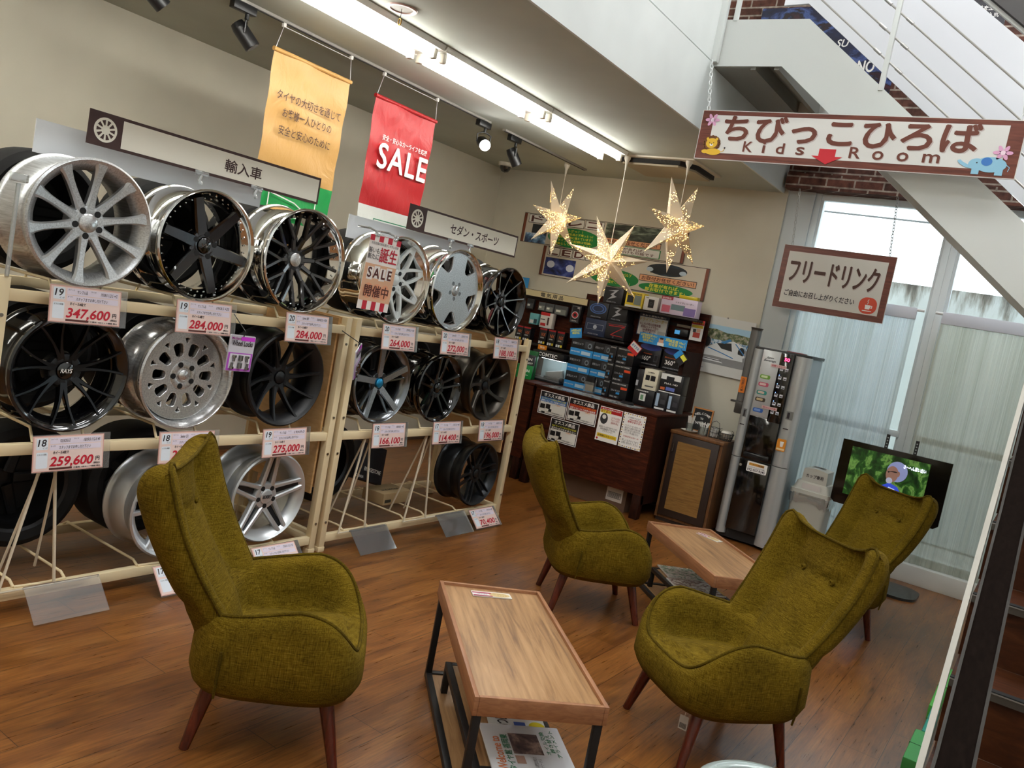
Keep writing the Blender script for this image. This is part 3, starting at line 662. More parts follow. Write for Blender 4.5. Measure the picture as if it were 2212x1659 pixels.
def wheel(label, y, zbot, Rr, style, n, top, side, barrel, lip=0.02, width=0.22, hubm=None, capm=None, phase=0.0, rivets=0, xr=None, xh=None, capr=0.03, x=-3.14, tilt=0.0, lugs=5, captext=None, face_lip=None, yawr=0.0):
    t = thing('alloy_wheel', label, 'wheel', (x, y, zbot+Rr), yawr, 'alloy wheels on the racks')
    Rr_ = Rr; w = width; lipm = face_lip or barrel
    outer = [(0, Rr-0.006), (-0.004, Rr), (-0.013, Rr), (-0.02, Rr-0.010), (-0.05, Rr-0.014), (-0.075, Rr-0.034), (-0.11, Rr-0.036), (-0.13, Rr-0.02), (-w+0.03, Rr-0.014), (-w+0.015, Rr-0.008), (-w+0.008, Rr), (-w, Rr)]
    inner = [(-w, Rr-0.012), (-w+0.03, Rr-0.03), (-0.13, Rr-0.045), (-0.06-lip*0.3, Rr-0.048)]
    g = G(); g.lathe(outer+inner, barrel, 56, axis='x'); g.done('barrel', t)
    g = G(); g.lathe([(-0.06-lip*0.3, Rr-0.049), (-lip-0.025, Rr-0.044), (-lip-0.004, Rr-0.026), (-lip*0.5, Rr-0.017), (-0.003, Rr-0.012), (0.001, Rr-0.008), (0, Rr-0.006)], lipm, 56, axis='x'); rl = g.done('rim_lip', t)
    xr = (-lip*0.5 if lip < .02 else -lip-0.002) if xr is None else xr; xh = xr-0.025 if xh is None else xh
    hubm = hubm or side
    if style == 'slots':
        o = plate_with_slots(Rr, top, side); o.parent = t; o.location = (xr-0.012, 0, 0)
    elif style == 'flat5':
        o = plate_with_windows(Rr, top, phase); o.parent = t; o.location = (xr-0.008, 0, 0)
    else:
        sp = spoke_mesh(style, Rr, xr, xh, top, side).done('spoke', t, sharp=25)
        sp.rotation_euler = (phase, 0, 0)
        for k in range(1, n): part(sp, t, rot=(phase+2*PI*k/n, 0, 0))
    g = G(); g.lathe([(xh-0.05, 0.055), (xh-0.05, 0.072), (xh-0.012, 0.070), (xh-0.002, 0.064), (xh+0.001, 0.05), (xh-0.001, 0.036), (xh-0.008, 0.032), (xh-0.008, 0)], hubm, 40, axis='x'); hb = g.done('hub', t)
    for k in range(lugs): part(LUG, hb, (xh-0.001, 0.050*math.cos(phase+2*PI*(k+0.5)/lugs), 0.050*math.sin(phase+2*PI*(k+0.5)/lugs)))
    g = G(); g.lathe([(xh-0.01, capr), (xh+0.004, capr), (xh+0.008, capr*0.8), (xh+0.009, 0)], capm or hubm, 32, axis='x'); g.done('centre_cap', t)
    if captext:
        o = text(captext[0], 0, 0, capr*captext[2], capr*0.5, captext[1], t, 0, 0.02, 0.25); o.matrix_local = Matrix.Translation((xh+0.0105, 0, 0)) @ Matrix(((0, 0, 1), (1, 0, 0), (0, 1, 0))).to_4x4()
    if rivets:
        rr = Rr-0.041
        for k in range(rivets):
            a = 2*PI*k/rivets; part(RIVET, rl, (-lip-0.008, rr*math.cos(a), rr*math.sin(a)))
    return t
TOP, MID, LOW = 1.292, 0.722, 0.122
(a1, a2, a3), (b1, b2, b3) = WY
wheel('brushed silver ten-spoke wheel at the left end of the top row', a1, TOP, 0.245, 'straight', 10, SILB, SIL, SILB, 0.012, 0.25, SILB, POL, 0.24, capr=0.036)
wheel('dark smoked six-spoke wheel with a riveted chrome rim on the top row', a2, TOP, 0.242, 'wide6', 6, SMK, BLKG, CHR, 0.03, 0.25, SMK, BLKG, 0.83, 40, xr=-0.02, xh=-0.035, capr=0.033, captext=('W', CHR, 1.2), face_lip=CHR)
wheel('gunmetal mesh wheel with a chrome lip and silver cap on the top row', a3, TOP, 0.255, 'mesh_y', 10, GUN, GUN, CHR, 0.035, 0.25, GUN, POL, 0.1, 30, xh=-0.085, xr=-0.03, capr=0.034)
wheel('white split-spoke wheel with a chrome lip behind the small SALE card', b1, TOP, 0.247, 'petal', 8, WHTW, WHTW, CHR, 0.035, 0.25, WHTW, WHTW, 0.3, xh=-0.05)
wheel('silver flat-faced wheel with five rim windows on the top row', b2, TOP, 0.252, 'flat5', 5, SILB, SIL, CHR, 0.028, 0.25, SILB, POL, 0.33, 30, xh=-0.03, xr=-0.032, capr=0.034)
wheel('black and silver thin-spoke wheel at the right end of the top row', b3, TOP, 0.234, 'thin10', 10, MACH, BLKG, BLKG, 0.012, 0.23, BLKG, BLKG, 0.2, capr=0.03, xh=-0.05)
wheel('gloss black wheel with seven forked spokes on the middle row', a1, MID, 0.236, 'y7', 7, GUN2, BLKG, BLKG, 0.010, 0.22, GUN2, BLKG, 0.22, xh=-0.05, capr=0.033, captext=('RAYS', PW, 1.4))
wheel('polished silver wheel with slotted face and deep rim on the middle row', a2, MID, 0.234, 'slots', 0, POL, SIL, POL, 0.05, 0.22, POL, POL, 0.1, xh=-0.045, capr=0.024, face_lip=POL)
wheel('matt black ten-spoke wheel beside the ply side panel', a3, MID, 0.238, 'curve10', 10, BLKS, BLKS, BLKS, 0.010, 0.22, BLKS, BLKS, 0.05, xh=-0.06)
wheel('grey split-spoke wheel with a bright blue centre cap', b1, MID, 0.230, 'split5', 5, MACH, HYP, HYP, 0.010, 0.22, HYP, M('#2f9fd6', 0.2, 0.6), 0.35, xh=-0.035, capr=0.027)
wheel('gloss black five-twin-spoke wheel in the middle of the farther rack', b2, MID, 0.214, 'double5', 5, BLKG, BLKG, BLKG, 0.010, 0.22, BLKG, BLKG, 0.3, xh=-0.03, captext=('A', CHR, 0.6))
wheel('dark bronze seven-spoke wheel at the right end of the middle row', b3, MID, 0.232, 'broad7', 7, DBR, DBR, DBR, 0.010, 0.22, DBR, GUN2, 0.35, xh=-0.05)
wheel('silver twin-spoke wheel half hidden behind the near green chair', 2.31, LOW, 0.230, 'double5', 5, SIL, SIL, SIL, 0.012, 0.22, SIL, SIL, 0.5, xh=-0.04, yawr=0.0)
wheel('silver five-twin-spoke wheel with a lettered cap on the bottom row', 2.83, LOW, 0.231, 'arrow5', 5, SIL, SIL, SIL, 0.012, 0.22, SIL, SIL, 0.28, xh=-0.03, capr=0.037, captext=('BORBET', BLK, 1.5))
wheel('dark grey twin-spoke wheel alone on the farther rack bottom row', 4.635, LOW, 0.222, 'twin6', 6, GUN2, GUN2, GUN2, 0.012, 0.22, GUN2, GUN2, 0.2, xh=-0.03, lugs=5)
# wheels with tyres on the wall side of the racks
def tyre_wheel(label, y, zc, Rr, x=-3.435, rim=DARKM, wdt=0.2, tread=True):
    t = thing('tyre', label, 'tyre', (x, y, zc), 0, 'tyres on the back side of the racks')
    Ri = Rr*0.74
    g = G(); g.lathe([(0.0, Ri), (0.004, Ri+0.01), (0.012, (Ri+Rr)/2), (0.0, Rr-0.02), (-0.012, Rr-0.004), (-0.03, Rr), (-wdt+0.03, Rr), (-wdt+0.01, Rr-0.006), (-wdt, Rr-0.02), (-wdt-0.008, (Ri+Rr)/2), (-wdt+0.004, Ri)], RUB, 48, axis='x', loop=True); g.done('rubber', t)
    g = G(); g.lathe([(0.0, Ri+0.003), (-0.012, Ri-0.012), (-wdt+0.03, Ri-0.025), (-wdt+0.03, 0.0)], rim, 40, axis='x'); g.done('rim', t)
    for k in range(5):
        sp = G(); strip(sp, curve_path(0.03, Ri-0.01, 0, 0, -wdt+0.06, -wdt+0.05, 4), lerp(0.05, 0.04, 4), lerp(0.02, 0.02, 4), rim, rim)
        o = sp.done('spoke', t); o.rotation_euler = (2*PI*k/5, 0, 0)
    return t
CH2 = M('#a9a9a7', 0.2, 0.9)
tl = ['black tyre behind the silver ten-spoke wheel on the top row', 'black tyre behind the six-spoke wheel on the top row', 'black tyre behind the gunmetal mesh wheel on the top row', 'tyre with a chrome rim behind the white wheel', 'black tyre behind the flat-faced silver wheel', 'black tyre behind the thin-spoke wheel at the end of the top row']
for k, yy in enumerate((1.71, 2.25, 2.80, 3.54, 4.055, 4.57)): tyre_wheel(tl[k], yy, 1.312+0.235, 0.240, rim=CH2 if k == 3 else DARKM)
tl = ['black tyre behind the forked-spoke wheel on the middle row', 'black tyre behind the polished slotted wheel', 'black tyre behind the matt black ten-spoke wheel', 'black tyre behind the blue-capped wheel', 'black tyre behind the gloss black twin-spoke wheel', 'black tyre behind the bronze wheel']
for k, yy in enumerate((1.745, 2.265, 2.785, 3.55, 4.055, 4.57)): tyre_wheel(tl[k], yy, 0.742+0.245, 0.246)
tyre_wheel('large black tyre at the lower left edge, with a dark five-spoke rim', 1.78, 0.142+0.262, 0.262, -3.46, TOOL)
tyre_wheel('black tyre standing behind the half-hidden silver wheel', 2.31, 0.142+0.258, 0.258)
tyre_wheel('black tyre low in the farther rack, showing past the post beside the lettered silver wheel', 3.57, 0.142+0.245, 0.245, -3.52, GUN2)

# ---------------------------------------------------------------- price cards in clear holders
PINK = M('#ecd3cb', 0.5); PINKE = M('#d9a79c', 0.5); LAV = M('#e7dcea', 0.5); PALEB = M('#e3eaf2', 0.5); REDT = M('#c4122d', 0.5); INK = M('#2a2228', 0.6); BRT = M('#5a2a22', 0.6)
ACR = clear('clear_acrylic', '#ffffff', 0.02, 0.09)
def card(price, inch, y, z, label, x=-3.088, tilt=-0.12, spin=0.0, w=0.275, small='スタッフまでお申し付け下さい', name=None, size='19X8.5 112-5 +42', holder=1):
    t = thing('price_card', label, 'price card', mat=face_mat((x, y, z), 'x', tilt, spin), group='pink price cards on the racks')
    h = 0.137; a, b = -w/2, -h/2
    G().bx(a, w/2, b, h/2, -0.002, 0, PINKE).done('card', t)
    g = G(); e = 0.004; g.rect(a+e, b+e, w/2-e, h/2-e, 0.0006, PINK)
    g.poly(rrect(a+0.012, h/2-0.052, a+0.055, h/2-0.008, 0.004), 0.0012, PALEB); g.poly(rrect(a+0.062, h/2-0.032, w/2-0.012, h/2-0.008, 0.003), 0.0012, LAV)
    g.poly(rrect(a+0.062, h/2-0.056, w/2-0.012, h/2-0.035, 0.003), 0.0012, LAV); g.poly(rrect(a+0.012, b+0.014, a+0.055, h/2-0.062, 0.005), 0.0012, PALEB)
    g.rect(a+0.062, b+0.006, a+0.15, b+0.014, 0.0012, BRT); g.done('printed_panel', t)
    text(inch, a+0.033, h/2-0.026, 0.032, 0.026, INK, t, 0.002, 0.02, 0.15, 'size_number'); text('インチ', a+0.044, h/2-0.046, 0.018, 0.007, INK, t, 0.002)
    text('ホイール', a+0.078, h/2-0.014, 0.024, 0.006, INK, t, 0.002); text(name or 'サンプル品', a+0.12, h/2-0.02, 0.04, 0.013, INK, t, 0.002, 0.01, 0.2); text('サイズ', a+0.163, h/2-0.014, 0.02, 0.006, INK, t, 0.002)
    text(size, w/2-0.05, h/2-0.02, 0.066, 0.012, INK, t, 0.002, 0.01, 0.2)
    text('タイヤ', a+0.074, h/2-0.04, 0.018, 0.006, INK, t, 0.002); text(small, a+0.158, h/2-0.046, 0.125, 0.013, INK, t, 0.002, 0.01, 0.2)
    text('ホイール4枚で', a+0.105, h/2-0.065, 0.06, 0.012, INK, t, 0.002, 0.02)
    text('オススメ車種', a+0.033, h/2-0.07, 0.034, 0.007, INK, t, 0.002)
    text(price, a+0.148, b+0.035, 0.17, 0.041, REDT, t, 0.0022, 0.035, 0.2, 'price'); text('円', w/2-0.024, b+0.04, 0.016, 0.016, INK, t, 0.002, 0.02); text('(税込)', w/2-0.026, b+0.022, 0.026, 0.009, INK, t, 0.002, 0.02)
    text('工賃別  4本セット価格 税込', a+0.21, b+0.01, 0.11, 0.006, INK, t, 0.002, 0.02)
    if holder:
        g = G(); g.box((0.014, 0, -0.004), (w+0.028, h+0.008, 0.003), ACR); g.done('clear_holder', t)
    return t
P1 = 1.228
card('347,600', '19', 1.735, P1, 'pink price card reading 347,600 yen under the ten-spoke silver wheel')
card('284,000', '19', 2.257, P1, 'pink price card reading 284,000 yen under the riveted six-spoke wheel', size='19X8.5 +33')
card('284,000', '20', 2.845, P1, 'pink price card reading 284,000 yen under the gunmetal mesh wheel', name='Lanvec LM1', size='20X8.5 +38')
card('264,000', '20', 3.52, P1, 'pink price card reading 264,000 yen under the white wheel', size='20X8.5 +38')
card('272,000', '20', 4.035, P1, 'pink price card reading 272,000 yen under the flat-faced wheel', name='Lanvec LF1', size='20X8.5 +32')
card('188,100', '18', 4.59, P1, 'pink price card reading 188,100 yen under the black thin-spoke wheel', size='18X7.5')
P2 = 0.655
card('259,600', '18', 1.748, P2, 'pink price card reading 259,600 yen under the black forked-spoke wheel', name='VOLK RACING G-27', size='18X9.0 112-5 45', spin=0.02)
card('202,400', '18', 2.268, P2, 'pink price card whose price is covered by the near green chair back', name='Seeker CX', size='18X9.0')
card('275,000', '19', 2.82, P2, 'pink price card reading 275,000 yen under the matt black wheel', size='19X9.0', spin=0.02)
card('166,100', '18', 3.58, P2+0.012, 'pink price card reading 166,100 yen under the blue-capped wheel', size='18X8.0 +42')
card('114,400', '17', 4.115, P2+0.012, 'pink price card reading 114,400 yen under the gloss black wheel', size='17X7.0 +48')
card('196,000', '18', 4.595, P2+0.014, 'pink price card reading 196,000 yen under the bronze wheel', size='18X9.5 +22')
card('99,000', '17', 2.33, 0.062, 'pink price card starting 99, low down behind the near chair back', x=-3.05, tilt=-0.75, name='TEUMAG 2017', size='17X7.0')
card('139,700', '17', 2.86, 0.068, 'pink price card just showing above the near chair arm', x=-3.05, tilt=-0.75, size='17X8.0 112-5 +35')
card('70,400', '17', 4.66, 0.066, 'pink price card reading 70,400 yen leaning out at floor level', x=-3.05, tilt=-0.75, size='17X7.0 +48')
def holder(y, label):
    t = thing('acrylic_holder', label, 'sign holder', mat=face_mat((-3.045, y, 0.062), 'x', -0.78), group='empty acrylic card holders')
    G().box((0, 0, 0), (0.3, 0.152, 0.003), ACR).done('sheet', t); G().box((0, 0.079, -0.004), (0.3, 0.008, 0.012), ACR).done('top_bend', t)
holder(1.80, 'empty clear acrylic card holder at the foot of the nearer rack'); holder(3.56, 'empty clear acrylic card holder beside the end post of the farther rack'); holder(4.33, 'empty clear acrylic card holder left of the 70,400 yen card')

# ---------------------------------------------------------------- header signs and clips
ICON = M('#3f2420', 0.55); CRM = M('#efe9da', 0.55); WB = M('#f0f3f8', 0.5); CLIP = clear('clip_plastic', '#eef3f4', 0.5, 0.25)
def header(y0, y1, z0, z1, s_, tx, tw, label, clips):
    w, h = y1-y0, z1-z0
    t = thing('rack_sign', label, 'sign', mat=face_mat((-3.3, y0, z0), 'x'), group='brown bordered rack signs')
    G().bx(0, w, 0, h, -0.004, 0, ICON).done('board', t)
    g = G(); ic = h*1.05; g.rect(ic, 0.012, w-0.012, h-0.012, 0.001, CRM); cx, cy, r_ = ic*0.5, h*0.5, h*0.36
    g.disc(cx, cy, r_, 0.001, CRM, seg=40)
    for k in range(10):
        a = 2*PI*k/10; d1, d2 = r_*0.38, r_*0.8
        g.poly([(cx+d1*math.cos(a-.12), cy+d1*math.sin(a-.12)), (cx+d2*math.cos(a-.2), cy+d2*math.sin(a-.2)), (cx+d2*math.cos(a+.2), cy+d2*math.sin(a+.2)), (cx+d1*math.cos(a+.12), cy+d1*math.sin(a+.12))], 0.0018, ICON)
    g.done('printed_panel', t)
    text(s_, tx, h*0.5, tw, h*0.42, ICON, t, 0.002, 0.02)
    for cx in clips:
        G().box((cx, 0.0, 0.004), (0.07, 0.02, 0.008), CLIP, 0.003).done('clip', t)
        G().tube([(cx, -0.005, 0.004), (cx-0.01, -0.03, 0.006), (cx+0.0, -0.048, 0.012)], 0.008, CLIP, 8).done('clip_stem', t)
    return t
header(1.765, 2.97, 1.842, 1.975, '輸入車', 0.735, 0.205, 'long brown and cream sign above the nearer rack', (0.52, 0.82))
header(3.66, 4.80, 1.842, 1.99, 'セダン・スポーツ', 0.655, 0.52, 'shorter brown and cream sign above the farther rack', (0.42, 0.62))
def whiteboard(y0, y1, z0, z1, label):
    tag(G().bx(-3.407, -3.402, y0, y1, z0, z1, WB).done('backing_board'), label, 'board', 'plain white boards behind the rack signs')
whiteboard(1.623, 2.70, 1.765, 1.892, 'plain white board behind the longer rack sign'); whiteboard(3.30, 4.43, 1.722, 1.849, 'plain white board behind the shorter rack sign')
# clear bracket standing at the left end of the nearer rack
t = thing('clear_bracket', 'clear plastic sign bracket at the left edge above the nearer rack', 'bracket', (-3.15, 1.47, 1.30)); G().tube([(0, 0, 0), (0, 0, 0.33)], 0.008, CLIP).done('stem', t); G().box((0, 0, 0.35), (0.02, 0.06, 0.03), CLIP, 0.004).done('jaw', t)
# vertical SALE card clipped to the chrome wheel
t = thing('sale_card', 'tall red striped SALE card hanging in front of the white wheel', 'sign', mat=face_mat((-3.0, 3.185, 1.555), 'x', 0.02, -0.02))
SR = M('#c21f36', 0.5); SW = M('#f3ebe6', 0.5); SO = M('#e2b18e', 0.5); w, h = 0.115, 0.19
G().bx(-w, w, -h, h, -0.002, 0, SW).done('card', t)
g = G()
for k in range(7):
    a, b = -w+2*w*k/7, -w+2*w*(k+1)/7
    if k % 2 == 0: g.rect(a, h-0.03, b, h, 0.0008, SR)
    else: g.rect(a, -h, b, -h+0.045, 0.0008, SR)
g.rect(-w, -h+0.045, w, 0.045, 0.0006, SO)
for k in range(4): g.rect(-0.092+0.046*k, -0.035+(0.008 if k % 2 else 0), -0.05+0.046*k, 0.03+(0.008 if k % 2 else 0), 0.0012, SW)
for k in range(3): g.disc(-0.062+0.062*k, -0.092, 0.034, 0.0012, M('#e9a27d', 0.5), ry=0.04)
g.done('printed_panel', t)
text('誕生', 0.04, 0.098, 0.13, 0.075, SR, t, 0.002, 0.02); text('装いも\n新たに', -0.07, 0.098, 0.08, 0.06, INK, t, 0.002, 0.01); text('お店自慢の商品選びしやすい売場', 0, 0.15, 0.2, 0.014, INK, t, 0.002)
text('SALE', 0, 0.001, 0.176, 0.05, BRT, t, 0.0024, 0.04, sp=1.4); text('開催中', 0, -0.092, 0.18, 0.06, BRT, t, 0.0024, 0.022)
for x in (-0.07, 0.07): G().box((x, h+0.008, 0), (0.03, 0.03, 0.012), CLIP, 0.004).done('clip', t); G().tube([(x, h+0.015, 0), (x, h+0.03, -0.06), (x, h+0.028, -0.145)], 0.005, CLIP, 8).done('clip_stem', t)
# wheel lock packs
PUR = M('#b04fc0', 0.4); GRYC = M('#b7b4bd', 0.4)
def lockpack(mat, label, hang):
    t = thing('wheel_lock_pack', label, 'package', mat=mat, group='purple wheel lock packs')
    G().prism(rrect(-0.068, -0.082, 0.068, 0.082, 0.006), -0.006, 0, M('#c9c6cf', 0.35)).done('backing_card', t)
    g = G(); g.rect(-0.066, -0.08, 0.066, 0.002, 0.0008, PUR); g.rect(-0.056, -0.07, 0.056, -0.003, 0.0014, M('#ddd8df', 0.3)); g.rect(-0.064, 0.04, 0.066, 0.078, 0.0008, GRYC); g.rect(-0.01, 0.058, 0.066, 0.076, 0.0012, M('#cc39d0', 0.4))
    g.done('printed_panel', t); text('Wheel Locks', 0, 0.046, 0.112, 0.024, INK, t, 0.002, 0.02); text('McGard', -0.035, 0.067, 0.05, 0.012, M('#a01c8c', 0.4), t, 0.002, 0.02)
    for x, y, a in ((-0.035, -0.025, 1), (0.0, -0.02, 0), (0.035, -0.025, 1), (-0.042, -0.055, -1), (0.0, -0.054, 0), (0.042, -0.055, -1)):
        g = G(); g.cyl((x, y-0.012, 0.006), (x, y+0.012, 0.006), 0.006 if a else 0.011, M('#8f8f93', 0.2, 1), seg=12)
        if a: g.cyl((x, y+0.006*a, 0.006), (x, y+0.016*a, 0.006), 0.010, M('#8f8f93', 0.2, 1), seg=6)
        g.done('lug_nut', t)
    G().tube([(0, 0.075, 0.001), (0.004, 0.1, 0.003), hang], 0.0025, BLK, 6).done('strap', t)
    return t
lockpack(face_mat((-3.05, 2.443, 1.09), 'x', 0.0, -0.03), 'purple wheel lock pack hanging beside the polished slotted wheel', (0.005, 0.165, -0.10))
lockpack(face_mat((-3.06, 3.20, 1.085), 'x', 0, 0.3, 0.60), 'purple wheel lock pack seen edge-on between the two racks', (0.0, 0.155, -0.10))
# boxes behind the farther rack
KRAFT = M('#b49a72', 0.75); 
t = thing('carton', 'small kraft carton lying on the floor inside the farther rack', 'box', (-3.465, 4.095, 0.1245), 0.03); G().bx(-0.09, 0.09, -0.135, 0.135, 0, 0.075, KRAFT, 0.003).done('body', t)
g = G(); g.rect(-0.16, -0.025, -0.10, -0.005, 0, M('#3c3a2c', 0.7)); o = g.done('print', t); o.matrix_local = Matrix.Translation((0.0912, 0.04, 0.04)) @ Matrix(((0, 0, 1), (1, 0, 0), (0, 1, 0))).to_4x4()
o = text('BLE-Wheel', 0, 0, 0.16, 0.02, M('#3c3a2c', 0.7), t, 0, 0.02); o.matrix_local = Matrix.Translation((0.02, 0, 0.0765)) @ Matrix.Rotation(PI/2, 4, 'Z')
t = thing('black_carton', 'black carton leaning on the kraft carton inside the farther rack', 'box', mat=face_mat((-3.605, 4.02, 0.338), 'x', -0.25, -0.28)); BC = M('#15131c', 0.5)
G().box((0, 0, 0), (0.27, 0.24, 0.05), BC, 0.003).done('body', t); text('BRIDGESTONE', 0.03, -0.045, 0.16, 0.026, PW, t, 0.0265, 0.02, 0.15); text('POTENZA', -0.085, -0.10, 0.08, 0.016, PW, t, 0.0265, 0.02, 0.15)
# ================================================================ armchairs
FAB = fabric('olive_weave', '#342706', '#69540f', '#8e782a'); PIPE = fabric('olive_piping', '#352a08', '#57460c', '#6e5b18'); LEG = wood('mahogany_leg', '#3a130b', '#521c10', '#642617', (14, 14, 2), 0.25, 0.4)
HX, HY = 0.298, 0.268
def rim_h(x, y):
    # height of the arm / seat edge round the outline
    a = math.degrees(math.atan2(y/HY, abs(x)/HX))
    return interp([(-90, .45), (-60, .456), (-32, .470), (-6, .494), (12, .510), (26, .498), (35, .472), (44, .428), (52, .388), (60, .362), (70, .352), (90, .348)], a)
def outline(phi, ix=0.0, n=3.8):
    c_, s_ = math.cos(phi), math.sin(phi)
    x = (HX-ix)*math.copysign(abs(c_)**(2/n), c_); y = (HY-ix)*math.copysign(abs(s_)**(2/n), s_)
    return x, y
def chair_proto(label, loc, rz):
    t = thing('armchair', label, 'armchair', loc, rz, 'olive green armchairs')
    NP = 112; rows = []
    def row(fn): rows.append([Vector(fn(*(2*PI*k/NP, ))) for k in range(NP)])
    def seat_z(x, y):
        u = max(0, 1-(x/0.2)**2)*max(0, 1-((y-0.03)/0.26)**2)
        return 0.318+0.045*u+0.05*(max(0, y)/HY)*1.0*0.6
    spec = [('b', .05, .213), ('b', .045, .205), ('b', .02, .212), ('b', .005, .235), ('m', -.006, .30), ('m', -.004, .62), ('m', .0, .86), ('t', .008, -.010), ('t', .018, 0.0), ('t', .034, .001), ('t', .055, -.008), ('t', .072, -.03), ('i', .085, .45), ('i', .094, .12), ('s', .108, 0), ('s', .14, 0), ('s', .18, 0), ('s', .22, 0)]
    for kind, ins, z in spec:
        R_ = []
        for k in range(NP):
            ph = 2*PI*k/NP; ox, oy = outline(ph); x, y = outline(ph, ins); h = rim_h(ox, oy)
            front = max(0.0, min(1.0, (math.degrees(math.atan2(oy/HY, abs(ox)/HX))-42)/26))
            if kind == 'b': zz = z; x *= 0.94+0.06*(z-0.2)/0.035*0.5; 
            elif kind == 'm': zz = 0.235+(h-0.235)*((z-.30)/.70*0.86+0.14 if z > .3 else .2); x *= 1+0.012*math.sin(PI*(zz-.2)/.3)
            elif kind == 't': zz = h+z
            elif kind == 'i': sz = seat_z(x, y); zz = sz+(h-0.03-sz)*z
            else: zz = seat_z(x, y)
            if front > 0 and kind in 'ti':
                sz = seat_z(x, y)+0.004; zz = zz*(1-front)+(max(h+(z if kind == 't' and z < 0 else 0), 0)*(1-min(1, ins/.09))+sz*min(1, ins/.09))*front
            R_.append(Vector((x, y, zz)))
        rows.append(R_)
    # split by region: armrests, seat with its front, back panel, base
    def reg(i, k):
        ph = 2*PI*(k+0.5)/NP; ox, oy = outline(ph); a = math.degrees(math.atan2(oy/HY, abs(ox)/HX))
        if i < 3: return 'base'
        if i >= 12: return 'seat'
        if a > 47: return 'seat'
        if a < -52: return 'back_panel'
        return 'armrest_r' if ox > 0 else 'armrest_l'
    parts = {}
    for i in range(len(rows)-1):
        for k in range(NP): parts.setdefault(reg(i, k), []).append((i, k))
    nr = len(rows)
    for nm, fl in parts.items():
        idx = {}; vs = []; fs = []
        def vi(i, k):
            k %= NP
            if (i, k) not in idx: idx[(i, k)] = len(vs); vs.append(rows[i][k])
            return idx[(i, k)]
        for i, k in fl: fs.append([vi(i, k), vi(i, k+1), vi(i+1, k+1), vi(i+1, k)])
        if nm == 'seat':
            c_ = len(vs); vs.append(Vector((0, 0.0, seat_z(0, 0.02)))); fs += [[vi(nr-1, k), vi(nr-1, k+1), c_] for k in range(NP)]
        if nm == 'base':
            c_ = len(vs); vs.append(Vector((0, 0, 0.212))); fs += [[vi(0, k+1), vi(0, k), c_] for k in range(NP)]
        g = G(); g.add(vs, fs, FAB, True); g.done('armrest' if nm.startswith('arm') else nm, t, sharp=0)
    pp = []
    for k in range(NP):
        ox, oy = outline(2*PI*k/NP); a = math.degrees(math.atan2(oy/HY, abs(ox)/HX))
        if a > -48: x, y = outline(2*PI*k/NP, .022); pp.append((k, Vector((x, y, rim_h(ox, oy)+0.003))))
    ks = [k for k, _ in pp]; cut = next(i for i in range(len(ks)-1) if ks[i+1]-ks[i] > 1)
    pp = [p for _, p in pp[cut+1:]]+[p for _, p in pp[:cut+1]]
    G().tube(pp, 0.006, PIPE, 8).done('edge_piping', t)
    for e in (-1, 1): G().tube([(e*0.301, -0.155, 0.375), (e*0.302, -0.157, 0.30), (e*0.286, -0.16, 0.222)], 0.004, PIPE, 6).done('side_seam', t)
    # back
    YW = [(.30, -.10), (.42, -.150), (.50, -.202), (.60, -.262), (.72, -.320), (.83, -.360), (.93, -.388)]
    WD = [(.30, .225), (.44, .255), (.55, .275), (.70, .290), (.82, .292), (.93, .285)]
    half = [(0, -.150), (.3, -.149), (.55, -.144), (.78, -.128), (.92, -.098), (1.0, -.058), (1.0, -.026), (.972, -.002), (.92, .010), (.82, .006), (.71, -.026), (.61, -.064), (.50, -.060), (.27, -.038), (0, -.032)]
    H2 = catmull([Vector((a, b, 0)) for a, b in half], 4)
    loop = [(p.x, p.y) for p in H2] + [(-p.x, p.y) for p in H2[-2:0:-1]]
    NL = len(loop); NV = 46; BR = []
    nh = len(H2); ipipe = min(range(nh), key=lambda i: (H2[i]-Vector((.972, -.002, 0))).length)
    def ztop(fx):
        a = abs(fx); return interp([(0, .853), (.45, .857), (.68, .872), (.86, .898), (1.0, .878)], a)
    for j in range(NV+1):
        v = j/NV; row_ = []
        v = 1-(1-v)**1.25
        for fx, fy in loop:
            z = .30+(ztop(fx)-.30)*v
            w_ = interp(WD, z); yw = interp(YW, z); ridge = -0.022 if abs(fx) < .7 else -0.006
            sh = math.sqrt(max(0, 1-((v-.80)/.20)**2)) if v > .80 else 1.0
            shf = math.sqrt(max(0, 1-((v-.90)/.10)**2)) if v > .90 else 1.0
            yy = ridge+(fy-ridge)*(sh if fy < ridge else shf)
            if fy > -.06 and abs(fx) < .9:
                for bxx in (-.088, .088): yy -= 0.016*math.exp(-(((fx*w_-bxx)/.05)**2+((z-.705)/.035)**2))
                yy -= 0.006*math.exp(-((z-.705)/.02)**2)*(1 if abs(fx) < .5 else 0.4)
            rear = 0.010*math.exp(-((z-.47)/.02)**2) if fy < -.06 else 0
            row_.append(Vector((fx*w_*(0.985 if v > .97 else 1), yw+yy+rear, z)))
        BR.append(row_)
    vs = [p for r_ in BR for p in r_]; fs = []
    for j in range(NV):
        for k in range(NL): fs.append([j*NL+k, j*NL+(k+1) % NL, (j+1)*NL+(k+1) % NL, (j+1)*NL+k])
    # close the top along the ridge
    o = NV*NL; L2 = list(range(NL))
    right = [o+i for i in range(nh)]; left = [o+0]+[o+NL-i for i in range(1, nh-1)]+[o+nh-1]
    for side_ in (right, left):
        i, j = 0, nh-1
        while j-i > 2: fs.append([side_[i], side_[i+1], side_[j-1], side_[j]]); i += 1; j -= 1
        if j-i == 2: fs.append([side_[i], side_[i+1], side_[j]])
    g = G(); g.add(vs, fs, FAB, True); bk = g.done('backrest', t, sharp=0)
    pr = [BR[j][ipipe]+Vector((0.002, 0.004, 0)) for j in range(int(NV*.18), NV+1)]
